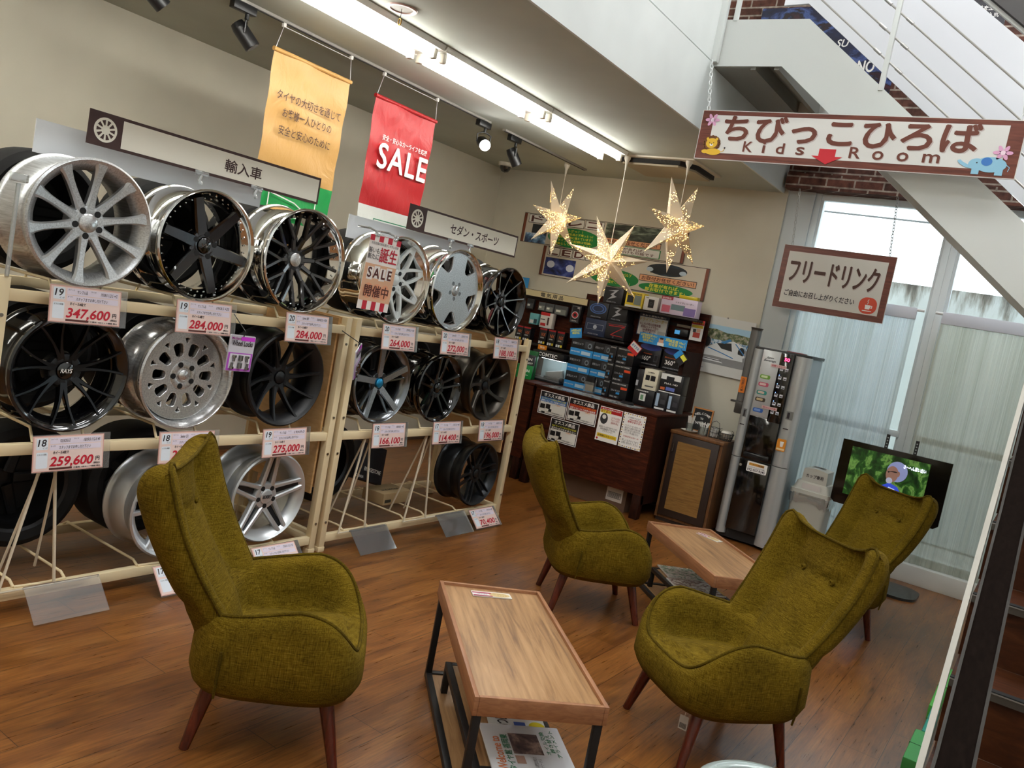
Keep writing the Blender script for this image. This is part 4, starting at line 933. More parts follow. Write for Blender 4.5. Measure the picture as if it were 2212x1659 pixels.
    pl = [Vector((-p.x, p.y, p.z)) for p in pr]
    top = []
    for i in range(1, 24):
        f = 1-2*i/24; f *= .96; z = ztop(f); yw = interp(YW, z); rd = -0.022+0.016*max(0, min(1, (abs(f)-.55)/.25)); top.append(Vector((f*interp(WD, z)*.985, yw+rd, z+0.003)))
    G().tube(pr+top+pl[::-1], 0.0058, PIPE, 8).done('back_piping', t)
    for e in (-1, 1):
        z = .705; G().lathe([(0.0, 0.0), (0.009, 0.004), (0.010, 0.009), (0.006, 0.0125), (-0.003, 0.0125)], FAB, 20, (e*.088, 0, 0), 'y').done('button', bk, (0, interp(YW, z)-.056, z))
    for e in (-1, 1):
        G().cyl((e*.185, .165, .225), (e*.222, .226, 0), .0255, LEG, .0155, 20).done('front_leg', t)
        G().cyl((e*.165, -.185, .225), (e*.195, -.236, 0), .0255, LEG, .0155, 20).done('rear_leg', t)
    return t
def rz(fx, fy): return math.atan2(fy, fx)-PI/2
c1 = chair_proto('olive armchair nearest the camera at left, facing right with its back to the racks', (-1.95, 1.92, 0), rz(.747, .665))
clone(c1, 'olive armchair with its back to us before the dark counter, facing the far coffee table', (-1.90, 4.055, 0), rz(.756, .654))
c3 = clone(c1, 'olive armchair in front at right, facing the nearer coffee table', (-.883, 3.18, 0), rz(-.62, -.785))
clone(c1, 'olive armchair farthest back, in front of the television', (-.93, 5.14, 0), rz(-.58, -.815))
t = thing('paper_tag', 'small white paper tag with a barcode under the front right armchair', 'tag', (-.92, 3.03, 0.0)); g = G()
g.box((0, 0, 0.10), (0.035, 0.001, 0.055), M('#d9d6d0', 0.6)); g.done('tag', t)
G().tube([(0, 0, 0.125), (0, 0.02, 0.206)], 0.001, PW, 5).done('string', t)
g = G(); [g.box((-0.012+0.003*k, -0.0008, 0.088), (0.0015, 0.0006, 0.02), INK) for k in range(9)]; g.done('barcode', t)

# ================================================================ coffee tables
TW = wood('oak_laminate', '#6a4a30', '#9a744d', '#b08a62', (26, 1.6, 26), 0.35, 0.0, n=1.6, bp=0.04); TE = wood('oak_edge', '#80553a', '#946544', '#a2724f', (8, 2, 30), 0.45); BF = M('#1c1c1d', 0.45, 0.3)
def table(c_, lx, label):
    t = thing('coffee_table', label, 'coffee table', (c_[0], c_[1], 0), math.atan2(lx[1], lx[0])-PI/2, 'coffee tables with black frames')
    a, b, T, h = 0.21, 0.468, 0.4, 0.06
    G().bx(-a+0.014, a-0.014, -b+0.014, b-0.014, T-h+0.004, T-0.012, TW).done('tabletop', t)
    for e in (-1, 1):
        G().bx(e*(a-0.015), e*a, -b, b, T-h, T, TE, 0.002).done('long_rim', t); G().bx(-a+0.015, a-0.015, e*(b-0.015), e*b, T-h, T, TE, 0.002).done('short_rim', t)
    q = 0.0125; ax, by = a-0.02, b-0.02
    for x in (-ax, ax):
        for y in (-by, by): G().bx(x-q, x+q, y-q, y+q, 0.0, T-h, BF, 0.002).done('leg', t)
        G().bx(x-q, x+q, -by+q, by-q, 0, 2*q, BF, 0.002).done('floor_bar', t)
    for y in (-by, by): G().bx(-ax+q, ax-q, y-q, y+q, 0, 2*q, BF, 0.002).done('floor_bar', t)
    G().bx(-ax+q, ax-q, -by+q, by-q, 0.004, 0.018, TW).done('lower_board', t)
    sx, sy, z = ax-0.045, by-0.14, 0.125
    for x in (-sx, sx):
        G().bx(x-q, x+q, -sy-0.1, sy, z-q, z+q, BF, 0.002).done('shelf_bar', t)
        for y in (-sy-0.1+q, sy-q): G().bx(x-q, x+q, y-q, y+q, 0.018, z-q, BF, 0.002).done('shelf_leg', t)
    for y in (-sy-0.1+q, sy-q): G().bx(-sx+q, sx-q, y-q, y+q, z-q, z+q, BF, 0.002).done('shelf_bar', t)
    G().bx(-sx+q, sx-q, -sy-0.1+2*q, sy-2*q, z-0.006, z+0.01, TW).done('shelf', t)
    return t
def tloc(c_, lx, x, y, z):
    l = Vector((lx[0], lx[1])).normalized(); r_ = Vector((l.y, -l.x)); p = Vector(c_)+r_*x+l*y
    return Matrix.Translation((p.x, p.y, z)) @ Matrix.Rotation(math.atan2(l.y, l.x)-PI/2, 4, 'Z')
C1, LX1 = (-1.402, 2.463), (-.714, .70); C2, LX2 = (-1.412, 4.498), (-.714, .70)
table(C1, LX1, 'nearer coffee table with a wood tray top, bottom centre of the photo'); table(C2, (-LX2[0], -LX2[1]), 'farther coffee table with a wood tray top, beside the cabinet and drink machine')
MAG = M('#9c1250', 0.7)
def leaflet(mt, label):
    t = thing('leaflet', label, 'leaflet', mat=mt, group='magenta and cream leaflets'); g = G(); g.box((0, 0, 0.002), (0.16, 0.05, 0.004), M('#d9d4ca', 0.7)); g.done('card', t)
    g = G(); g.rect(-0.078, -0.024, 0.0, -0.016, 0.0048, MAG); g.rect(-0.078, 0.004, 0.0, 0.014, 0.0048, MAG); g.rect(-0.078, -0.012, -0.01, 0.0, 0.0048, M('#e4dfe4', 0.7)); g.disc(0.03, -0.002, 0.045, 0.0046, M('#cbb27e', 0.7), ry=0.02); g.done('printed_panel', t)
    text('ご自由にお取り下さい', 0.03, 0.004, 0.06, 0.008, INK, t, 0.0056); text('スタッフ', 0.04, -0.012, 0.04, 0.007, INK, t, 0.0056)
    text('WiFi', -0.04, -0.006, 0.04, 0.008, INK, t, 0.0056)
leaflet(tloc(C1, LX1, -0.008, 0.39, 0.389) @ Matrix.Rotation(0.05, 4, 'Z'), 'magenta and cream leaflet at the far end of the nearer coffee table')
leaflet(tloc(C2, LX2, 0.12, 0.30, 0.389) @ Matrix.Rotation(-1.1, 4, 'Z'), 'magenta and cream leaflet on the farther coffee table')
# reading matter on the shelves
t = thing('newsletter', 'plastic-covered Welcome newsletter on the shelf under the nearer table', 'newsletter', mat=tloc(C1, LX1, 0.036, -0.297, 0.1425) @ Matrix.Rotation(0.0+PI/2, 4, 'Z'))
G().box((0, 0, 0.004), (0.29, 0.275, 0.008), M('#d6d6da', 0.25, coat=0.3), 0.002).done('cover', t); ORG = M('#d8794a', 0.5); GRT = M('#2f7a55', 0.5)
g = G(); g.rect(-0.03, -0.05, 0.09, 0.05, 0.0088, photo('newsletter_photo', [(.35, '#2b2226'), (.5, '#5d4645'), (.65, '#a58a7c')], (16, 16, 1), 3)); g.rect(-0.085, 0.02, -0.04, 0.05, 0.0088, M('#b08d7e', 0.5)); g.done('printed_photo', t)
text('Welcome to', -0.03, 0.1, 0.19, 0.03, ORG, t, 0.009, 0.02); text('タイヤ館 福岡東', -0.02, 0.068, 0.2, 0.026, GRT, t, 0.009, 0.02)
text('タイヤ・ホイール専門店のお知らせ\nアルミ・バッテリー・オイル', -0.095, -0.02, 0.1, 0.03, INK, t, 0.009); text('オイル交換\n履き替え\nアライメント', 0.04, -0.085, 0.16, 0.05, GRT, t, 0.009, 0.01)
t = thing('magazine', 'white magazine with coloured cover partly under the newsletter', 'magazine', mat=tloc(C1, LX1, 0.04, -0.03, 0.1395) @ Matrix.Rotation(-0.03+PI/2, 4, 'Z'))
G().box((0, 0, 0.0005), (0.28, 0.2, 0.002), M('#d9d9d6', 0.3)).done('cover', t); text('あつめ', -0.09, 0.05, 0.08, 0.05, INK, t, 0.0025, 0.03); g = G(); g.disc(-0.105, -0.07, 0.028, 0.0025, M('#e6d21a', 0.4)); g.rect(-0.12, -0.03, -0.085, 0.01, 0.0024, M('#3f5fb0', 0.4)); g.done('printed_panel', t)
def mag(mt, label, st, sp):
    t = thing('magazine', label, 'magazine', mat=mt); G().box((0, 0, 0.004), (0.21, 0.28, 0.008), M('#e2e0dc', 0.3)).done('pages', t)
    g = G(); g.rect(-0.103, -0.138, 0.103, 0.138, 0.0085, photo('magazine_cover_%d' % int(sp), st, (22, 14, 1), sp, 0.25)); g.done('cover', t); g = G(); g.rect(-0.103, -0.138, 0.103, -0.125, 0.009, M('#d5a028', 0.4)); g.done('cover_strip', t)
mag(tloc(C2, LX2, 0.03, 0.325, 0.139) @ Matrix.Rotation(1.52, 4, 'Z'), 'busy black, white and green magazine on the shelf under the farther table', [(.3, '#1d1d1f'), (.45, '#e4e2dc'), (.55, '#4f7a5c'), (.62, '#f0efec'), (.72, '#b8505e')], 5)
mag(tloc(C2, LX2, 0.0, 0.10, 0.139) @ Matrix.Rotation(1.57, 4, 'Z'), 'red and dark magazine with a yellow edge strip under the farther table', [(.3, '#e8e6e2'), (.45, '#c7c3bd'), (.52, '#6b3a32'), (.6, '#d8d5cf'), (.72, '#c23a3e')], 9)

# round stool top cut by the lower edge, play blocks by the stairs
t = thing('round_stool', 'round pale grey stool top with metal rings at the bottom edge', 'stool', (-.40, 2.20, 0)); GS = M('#a9b6b4', 0.25, 0.3, coat=0.4)
g = G(); g.lathe([(.36, 0), (.36, .19), (.375, .2), (.395, .198), (.402, .188), (.402, .165), (.398, .16), (.402, .155), (.403, .12), (.399, .115), (.402, .11), (.402, 0)], GS, 56); g.done('seat', t)
g = G(); g.lathe([(.404, .13), (.406, .135), (.404, .14)], M('#d5dcdb', 0.1, 1), 48); g.done('metal_ring', t)
for k in range(3): G().cyl((.13*math.cos(k*2.1+1), .13*math.sin(k*2.1+1), .36), (.17*math.cos(k*2.1+1), .17*math.sin(k*2.1+1), 0), .012, M('#9ba3a3', 0.25, 1)).done('leg', t)
for (xl, xr_, y, d, col, lb) in ((-.222, -.158, 3.804, .348, '#3f9a4c', 'mid green foam block nearest the camera beside the stair stringer'), (-.199, -.163, 4.150, .33, '#1c8f7c', 'teal foam block between the two green ones'), (-.212, -.170, 4.66, .67, '#4faf45', 'bright green foam block farthest along the stair stringer')):
    t = thing('foam_block', lb, 'foam block', (xr_, y, 0), 0, 'foam play blocks along the stair'); w = xr_-xl; G().bx(-w, 0, -d/2, d/2, 0, .075, M(col, 0.6), 0.006).done('block', t)
    G().bx(-w-.001, .001, -0.002, 0.002, 0.002, .0765, M('#2c6a38', 0.6)).done('seam', t)
# ================================================================ staircase of two flights
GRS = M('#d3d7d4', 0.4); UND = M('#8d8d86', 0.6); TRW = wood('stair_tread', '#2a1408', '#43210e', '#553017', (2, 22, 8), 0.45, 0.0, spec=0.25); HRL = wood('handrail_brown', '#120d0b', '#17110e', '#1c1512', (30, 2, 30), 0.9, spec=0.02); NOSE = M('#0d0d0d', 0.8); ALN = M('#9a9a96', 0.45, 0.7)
st = thing('staircase', 'white steel staircase rising behind the hanging signs, with wood treads at the right edge', 'staircase', (0, 0, 0))
def xz_plate(pts, y0, y1, m, nm, par=st):
    g = G(); g.prism(pts, y0, y1, m); g.tf(Matrix(((1, 0, 0, 0), (0, 0, 1, 0), (0, 1, 0, 0), (0, 0, 0, 1)))); return g.done(nm, par)
SP = lambda y: (-.13-.0175*(y-2.97), y, .33+.79*(y-2.97))
# lower flight, climbing away from the camera
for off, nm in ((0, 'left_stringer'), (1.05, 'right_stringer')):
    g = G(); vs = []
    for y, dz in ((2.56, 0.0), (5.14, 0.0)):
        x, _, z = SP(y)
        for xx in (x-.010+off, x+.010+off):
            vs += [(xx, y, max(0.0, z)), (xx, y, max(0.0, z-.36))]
    g.add(vs, [[0, 4, 6, 2], [1, 3, 7, 5], [0, 1, 5, 4], [2, 6, 7, 3], [0, 2, 3, 1], [4, 5, 7, 6]], M('#b3afa4', 0.5)); g.done(nm, st)  # same steel as the upper flight; shade put into its colour against strong toplight
for i in range(9):
    y = 2.66+.3*i; z = .08+.24*i; x = SP(y)[0]+.016; x1 = x+1.018
    if i < 8: G().bx(x, x1, y+.004, y+.31, z-.03, z, TRW).done('tread', st)
    G().bx(x, x1, y+.012, y+.022, max(0, z-.24), z-.03, TRW).done('riser', st)
    g = G(); g.bx(x, x1, y-.004, y+.028, z-.004, z+.003, NOSE); g.bx(x, x1, y-.007, y-.004, z-.005, z-.001, ALN); g.bx(x, x1, y-.006, y+.012, z-.03, z-.006, M('#3f3a33', 0.7)); g.done('nosing', st)
HR = [(-.02, 0.9, .40), (-.026, 1.92, .776), (-.052, 2.97, 1.175), (-.075, 3.7, 1.60), (-.10, 5.14, 2.86)]
def rail(pts, hw, hh, m, nm):
    g = G(); vs = []
    for p in pts:
        for dx, dz in ((-hw, -hh), (hw, -hh), (hw, hh), (-hw, hh)): vs.append((p[0]+dx, p[1], p[2]+dz))
    n = len(pts); fs = [[i*4+k, i*4+(k+1) % 4, i*4+4+(k+1) % 4, i*4+4+k] for i in range(n-1) for k in range(4)]+[[3, 2, 1, 0], [n*4-4, n*4-3, n*4-2, n*4-1]]
    g.add(vs, fs, m); return g.done(nm, st)
rail(HR, .036, .022, HRL, 'handrail')
for e in (-1, 1): rail([(p[0]+e*.034, p[1], p[2]+.023) for p in HR], .0035, .003, M('#4d4a47', 0.2, 0.9), 'rail_edge_trim')
for y, z0 in ((2.75, .1), (3.95, 1.2)):
    x, z1 = interp([(p[1], p[0]) for p in HR], y), [b[2]+(a[2]-b[2])*(y-b[1])/(a[1]-b[1]) for b, a in zip(HR[:-1], HR[1:]) if b[1] <= y <= a[1]][0]
    G().cyl((x, y, z0), (x, y, z1-.02), .016, GRS).done('baluster', st)
# corner landing
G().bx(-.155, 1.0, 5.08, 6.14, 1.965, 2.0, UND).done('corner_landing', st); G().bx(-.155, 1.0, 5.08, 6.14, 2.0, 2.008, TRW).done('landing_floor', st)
# upper flight, climbing to the left in front of the window
PL = [(-2.284, 3.267), (-1.84, 3.267), (0.0, 1.795), (1.0, 1.795), (1.0, 2.06), (0.13, 2.06), (-1.73, 3.55), (-2.284, 3.56)]
xz_plate(PL, 5.142, 5.158, GRS, 'near_stringer'); xz_plate(PL, 6.142, 6.158, GRS, 'far_stringer')
for k in range(6):
    x = -.07-.277*k; z = 2.0+.2214*(k+1)
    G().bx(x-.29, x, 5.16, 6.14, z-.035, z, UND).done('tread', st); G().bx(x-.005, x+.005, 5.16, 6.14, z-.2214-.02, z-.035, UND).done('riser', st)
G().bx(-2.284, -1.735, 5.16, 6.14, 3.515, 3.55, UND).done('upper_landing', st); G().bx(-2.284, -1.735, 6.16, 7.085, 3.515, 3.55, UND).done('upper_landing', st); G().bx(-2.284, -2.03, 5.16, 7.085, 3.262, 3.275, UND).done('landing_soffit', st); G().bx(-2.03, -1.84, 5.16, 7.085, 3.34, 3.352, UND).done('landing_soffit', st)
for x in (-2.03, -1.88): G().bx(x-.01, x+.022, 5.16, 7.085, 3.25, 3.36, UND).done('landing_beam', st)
xz_plate([(-2.284, 4.05), (-2.106, 4.058), (0.4, 2.05), (0.4, 2.90), (-2.106, 4.90), (-2.284, 4.90)], 6.165, 6.185, M('#e2e4ea', 0.18, coat=0.6), 'guard_panel')
for x, zb in ((-1.235, 3.13), (-2.2, 3.55)):
    G().bx(x-.014, x+.014, 5.135, 5.165, zb, zb+.86, STEEL, .003).done('rail_post', st)
G().bx(-2.30, -2.25, 5.09, 5.135, 3.28, 4.4, STEEL, .003).done('corner_post', st)
for dz in (.15, .29, .43, .58):
    G().tube([(-2.25, 5.15, 3.555+dz), (-1.73, 5.15, 3.55+dz), (0.13, 5.15, 2.06+dz)], .006, M('#b5b3b0', 0.35, 0.4), 8).done('rail_wire', st)
    for x in (-1.30, -1.16): G().cyl((x-.02, 5.15, 3.55+dz-.8*(x-.02+1.73)), (x+.02, 5.15, 3.55+dz-.8*(x+.02+1.73)), .009, M('#a5a3a0', 0.3, 0.7), seg=10).done('wire_clamp', st)
xz_plate([(-2.28, 4.40), (-1.73, 4.39), (0.13, 2.90), (0.13, 3.03), (-1.73, 4.52), (-2.28, 4.53)], 5.11, 5.19, M('#4a4747', 0.4), 'upper_handrail')
xz_plate([(-2.28, 4.372), (-1.73, 4.362), (0.13, 2.872), (0.13, 2.895), (-1.73, 4.385), (-2.28, 4.395)], 5.135, 5.165, GRS, 'rail_flat_bar')
# posters on the brick wall upstairs
NAVY = photo('navy_poster_print', [(.3, '#14131c'), (.48, '#1f2444'), (.55, '#4a5f9a'), (.6, '#201c24'), (.75, '#5a2530')], (3, 5, 1), 4)
t = thing('upstairs_poster', 'dark navy poster on the bricks, glimpsed through the gap above the white stringer', 'poster', mat=face_mat((-2.25, 7.085, 4.08), '-y')); G().bx(-.55, .62, -.45, .32, 0, .006, NAVY).done('panel', t); text('NO', .40, -.165, .13, .09, PW, t, .008, .03); text('SU', .18, .02, .1, .06, PW, t, .008, .02, .2)
t = thing('upstairs_sign', 'grey and black sign with white lettering on the bricks at the top right', 'sign', mat=face_mat((-1.1, 7.085, 4.5), '-y')); g = G(); g.bx(-.4, .16, -.28, .4, 0, .01, M('#c9c7c6', 0.5)); g.done('panel', t); g = G(); g.rect(-.4, -.28, .16, -.09, .0112, M('#2b2a32', 0.5)); g.done('black_band', t)
text('走りと安定性を生む', -.06, -.155, .34, .035, PW, t, .0125, .02, .15); text('高圧ガス封入式', -.02, -.205, .27, .035, PW, t, .0125, .02, .15); text('The Bonshw', -.1, -.085, .3, .05, INK, t, .0125, .02)
t = thing('upstairs_banner', 'white sign with pink and yellow stripes at the top right corner', 'sign', mat=face_mat((-.55, 7.085, 4.45), '-y')); G().bx(-.34, .5, -.2, .35, 0, .01, M('#dfe6e4', 0.5)).done('panel', t)
g = G(); g.poly([(-.34, .07), (.5, .35), (-.34, .35)], .0112, M('#c9427e', 0.5)); g.poly([(-.34, .0), (-.34, .07), (.3, .30), (.4, .27)], .0116, M('#e7c25c', 0.5)); g.done('stripes', t); text('quality', -.18, -.07, .24, .07, M('#3a5a55', 0.5), t, .0125, .02, .15)

# ================================================================ hanging signs
WALN = wood('walnut_frame_print', '#4f2419', '#6b3527', '#7f4534', (2.0, 26, 2), 0.4, n=2.2); SGN = M('#dcdcd8', 0.5); BRW = M('#6a3526', 0.5); SHD = M('#c2b6b2', 0.6)
CHN = M('#e6eaea', 0.35)
def chain(par, p0, p1, m=CHN, lk=.035):
    p0, p1 = Vector(p0), Vector(p1); n = max(2, int((p1-p0).length/(lk*.78))); d = (p1-p0).normalized(); u = d.orthogonal().normalized(); w = d.cross(u)
    g = G()
    for k in range(n):
        c_ = p0+(p1-p0)*((k+.5)/n); s_ = u if k % 2 else w
        g.tube([c_+d*(lk*.5*math.cos(a))+s_*(lk*.27*math.sin(a)) for a in [2*PI*q/10 for q in range(10)]], .003, m, 6, True)
    return g.done('chain', par)
t = thing('kids_room_sign', 'long hanging sign in a wood-look border with big brown letters and a red arrow', 'sign', mat=face_mat((-1.335, 5.0, 2.797), '-y'))
w, h = .89, .152
G().bx(-w, w, -h, h, -.012, 0, SGN).done('board', t); g = G(); g.rect(-w+.004, -h+.004, w-.004, h-.004, .001, WALN); g.done('wood_border', t); g = G(); g.rect(-w+.08, -h+.042, w-.075, h-.03, .002, SGN); g.done('white_panel', t)
for dx, m_, z in ((.007, SHD, .003), (0, BRW, .004)):
    text('ちびっこひろば', -.02+dx, .045-dx*.6, 1.42, .155, m_, t, z, .045)
    for c_, x, ww, hh, yy in (('K', -.555, .058, .062, 0), ('i', -.455, .016, .062, 0), ('d', -.355, .048, .062, 0), ('s', -.235, .048, .046, -.008), ('R', .075, .06, .062, 0), ('o', .20, .058, .048, -.008), ('o', .33, .058, .048, -.008), ('m', .475, .085, .046, -.008)): text(c_, x+dx*.6, -.062+yy-dx*.5, ww, hh, m_, t, z, .02, name='letter')
g = G(); RA = M('#c8202f', 0.5); g.poly([(-.125, -.05), (-.125, -.092), (-.165, -.092), (-.075, -.138), (.012, -.092), (-.03, -.092), (-.03, -.05)], .005, RA); g.done('red_arrow', t)
def flower(x, y):
    g = G()
    for k in range(6):
        a = 2*PI*k/6; g.disc(x+.026*math.cos(a), y+.02*math.sin(a), .021, .005, M('#dfa6c9', 0.5), ry=.01, rot=a)
    g.disc(x, y, .012, .0056, M('#f1d9e6', 0.5)); g.done('flower', t)
flower(-w+.075, h-.062); flower(w-.08, -.02)
YL = M('#e5b92f', 0.5); BR2 = M('#7a4a22', 0.5)
g = G()
for k in range(16):
    a = 2*PI*k/16; g.disc(-.79+.045*math.cos(a), -.055+.038*math.sin(a), .014, .005, BR2, seg=10)
g.disc(-.79, -.055, .046, .0052, BR2, ry=.04); g.disc(-.79, -.053, .037, .0056, YL, ry=.031); g.disc(-.772, -.105, .05, .0054, YL, ry=.02); g.disc(-.825, -.105, .022, .0056, YL, ry=.012)
for x in (-.82, -.76): g.disc(x, -.027, .009, .006, YL, seg=12)
for x in (-.803, -.777): g.disc(x, -.05, .003, .0062, INK, seg=8)
g.disc(-.79, -.063, .011, .006, PW, ry=.007, seg=14); g.disc(-.79, -.059, .004, .0064, INK, seg=8); g.line([(-.725, -.105), (-.705, -.095), (-.70, -.08)], .003, .005, YL); g.disc(-.70, -.078, .006, .0056, INK, seg=8); g.done('lion', t)
BLU = M('#8fc3dc', 0.5); g = G(); g.disc(.765, -.085, .075, .005, BLU, ry=.04); g.disc(.70, -.085, .04, .0052, BLU, ry=.03); g.poly([(.63, -.075), (.66, -.09), (.69, -.08), (.69, -.11), (.65, -.105), (.615, -.085), (.605, -.07), (.62, -.066)][::-1], .0054, BLU)
for x in (.70, .81): g.rect(x-.018, -.138, x+.018, -.095, .0051, BLU)
g.disc(.745, -.07, .026, .006, M('#3a78c2', 0.5), ry=.022); g.disc(.70, -.078, .004, .006, INK, seg=8); g.line([(.835, -.08), (.855, -.095), (.85, -.115)], .003, .005, BLU); g.done('elephant', t)
chain(t, (-w+.03, h, -.006), (-w-.04, .48, -.06)); chain(t, (w-.03, h, -.006), (w-.03, .55, -.02))
t = thing('free_drink_sign', 'hanging free drink sign in a wood-look frame with an orange cup logo', 'sign', mat=face_mat((-1.715, 7.0, 2.171), '-y'))
w, h = .44, .262
G().bx(-w, w, -h, h, -.012, 0, SGN).done('board', t); g = G(); g.rect(-w+.003, -h+.003, w-.003, h-.003, .001, WALN); g.done('wood_border', t); g = G(); g.rect(-w+.052, -h+.05, w-.052, h-.05, .002, M('#d6d3ca', 0.5)); g.done('panel', t)
for dx, m_, z in ((.006, SHD, .003), (0, M('#4a2a1f', 0.5), .004)): text('フリードリンク', -.005+dx, .06-dx, .70, .185, m_, t, z, .03)
text('ご自由にお召し上がりください', -.08, -.128, .56, .05, INK, t, .004, .02)
g = G(); OR = M('#d2492c', 0.5); g.poly(rrect(.238, -.205, .372, -.075, .055), .003, OR); g.poly([(.285, -.135), (.325, -.135), (.322, -.168), (.288, -.168)][::-1], .004, PW); g.frame(.322, -.158, .34, -.138, .005, .004, PW); g.rect(.27, -.185, .34, -.179, .004, PW); g.line([(.3, -.128), (.306, -.115), (.3, -.105), (.306, -.092)], .005, .004, PW); g.done('cup_logo', t)
chain(t, (-w+.06, h, -.006), (-w+.02, .722, -.006), M('#b9bdbc', 0.4)); chain(t, (w-.06, h, -.006), (w-.10, .722, -.006), M('#8d9190', 0.4), .03)
# ================================================================ posters on the back wall
RW = wood('red_wood_print', '#5b2a18', '#7a3b22', '#8f4b2c', (26, 2, 2), 0.45, n=2); OFF = M('#cfc6b6', 0.5); YT = M('#e7e14a', 0.5); GR2 = M('#12843f', 0.5); PEACH = M('#e2a377', 0.5); DKI = M('#1d1a1b', 0.6); WP = M('#e6e4de', 0.5)
def poster(x0, x1, z0, z1, label):
    w, h = x1-x0, z1-z0; t = thing('wall_poster', label, 'poster', mat=face_mat((x0, 7.095, z0), '-y'), group='long wood-edged wall posters'); 
    G().bx(0, w, 0, h, 0, .004, OFF).done('panel', t); g = G(); g.rect(0, 0, .035, h, .0046, RW); g.rect(w-.035, 0, w, h, .0046, RW); g.frame(0, 0, w, h, .005, .005, M('#3c2a20', 0.5)); g.done('wood_edges', t)
    return t, w, h
def tile(t, g, s_, x0, y0, x1, y1):
    g.rect(x0, y0, x1, y1, .005, DKI); g.rect(x0+.005, y0+.005, x1-.005, y1-.005, .0056, WP); text(s_, (x0+x1)/2, (y0+y1)/2, (x1-x0)*.72, (y1-y0)*.7, BRT, t, .0064, .05)
t, w, h = poster(-4.846, -3.05, 2.158, 2.452, 'upper long poster behind the star lanterns, with dash camera lettering')
g = G()
for k, c_ in enumerate('ドラレコ'): tile(t, g, c_, .06+.22*k, .2, .06+.22*k+.21, .285)
g.rect(.05, .005, .30, .10, .005, photo('snow_car_print', [(.4, '#2a3a58'), (.55, '#6f9ac4'), (.65, '#dfe6ee')], (9, 12, 1), 2)); g.rect(.12, .1, .30, .19, .0056, M('#26282c', 0.4))
g.disc(.62, .095, .30, .0052, GR2, ry=.095, seg=48); g.rect(.95, .14, 1.55, .285, .005, photo('windscreen_print', [(.35, '#15191b'), (.5, '#3f4a3d'), (.62, '#8d9a88'), (.75, '#c9ccc8')], (5, 16, 1), 7))
g.rect(.95, .095, 1.55, .15, .0056, DKI); g.rect(.955, .1, 1.545, .145, .0062, PEACH); g.rect(.93, .01, 1.56, .09, .0056, GR2); g.rect(.94, .015, 1.55, .085, .0062, WP); g.done('printed_panel', t)
for k, s_ in enumerate(('いざっ！！', '出会う場面を逃さず撮っとっ！', 'お取付が急激に増えています！', 'ドライブ中の記録は勿論、', '証拠としても残させること')): text(s_, .62, .165-.033*k, .18 if k == 0 else .42, .024, YT, t, .0066, .03)
text('お取付お任せください！', 1.25, .122, .52, .035, BRT, t, .007, .03); text('在庫があれば、\nお取り付けも可能です', 1.25, .05, .5, .056, BRT, t, .007, .02)
t, w, h = poster(-4.55, -2.785, 1.856, 2.15, 'lower long poster with lamp lettering, right above the product boxes')
g = G()
for k, c_ in enumerate('LEDランプ'): tile(t, g, c_, .06+.145*k, .205, .06+.145*k+.138, .288)
g.rect(.05, .02, .40, .185, .005, photo('headlamp_print', [(.35, '#0f1430'), (.5, '#2d3c86'), (.6, '#6a78b8'), (.74, '#e8ecf4')], (6, 8, 1), 6))
g.disc(.12, .12, .045, .0056, M('#dfe6f6', 0.4), ry=.035); g.disc(.345, .105, .045, .0056, M('#dfe6f6', 0.4), ry=.035); g.disc(.84, .085, .26, .0052, GR2, ry=.08, seg=48)
g.disc(1.36, .225, .2, .0052, photo('dark_car_print', [(.4, '#0c141b'), (.6, '#1f3342'), (.75, '#5a7a8a')], (5, 9, 1), 9), ry=.055); g.rect(1.2, .185, 1.5, .25, .0056, M('#121a20', 0.3))
for x in (1.19, 1.52): g.disc(x, .215, .035, .0062, M('#b8c8d4', 0.3), ry=.02)
g.rect(1.1, .1, 1.67, .16, .0056, DKI); g.rect(1.105, .105, 1.665, .155, .0062, PEACH); g.disc(1.38, .052, .27, .0058, GR2, ry=.047, seg=40); g.done('printed_panel', t)
for k, s_ in enumerate(('ナンバーライセンスバルブ', 'ルームランプ', '何でもお任せください！！')): text(s_, .84, .125-.04*k, .36 if k != 1 else .2, .03, YT, t, .0066, .03)
text('お取付お任せください！', 1.385, .13, .52, .036, BRT, t, .007, .03); text('在庫が有れば、\n即お取付できます♪', 1.38, .052, .4, .07, YT, t, .007, .04)
t = thing('header_board', 'cream header board with black lettering over the dark product wall', 'sign', mat=face_mat((-4.62, 6.97, 1.628), '-y'))
G().bx(0, .755, 0, .068, -.01, 0, M('#3a2a22', 0.5)).done('board', t); g = G(); g.rect(.006, .006, .75, .064, .001, M('#d9c99c', 0.5)); g.done('panel', t); text('電気用品', .35, .034, .26, .042, INK, t, .002, .02, sp=1.4)

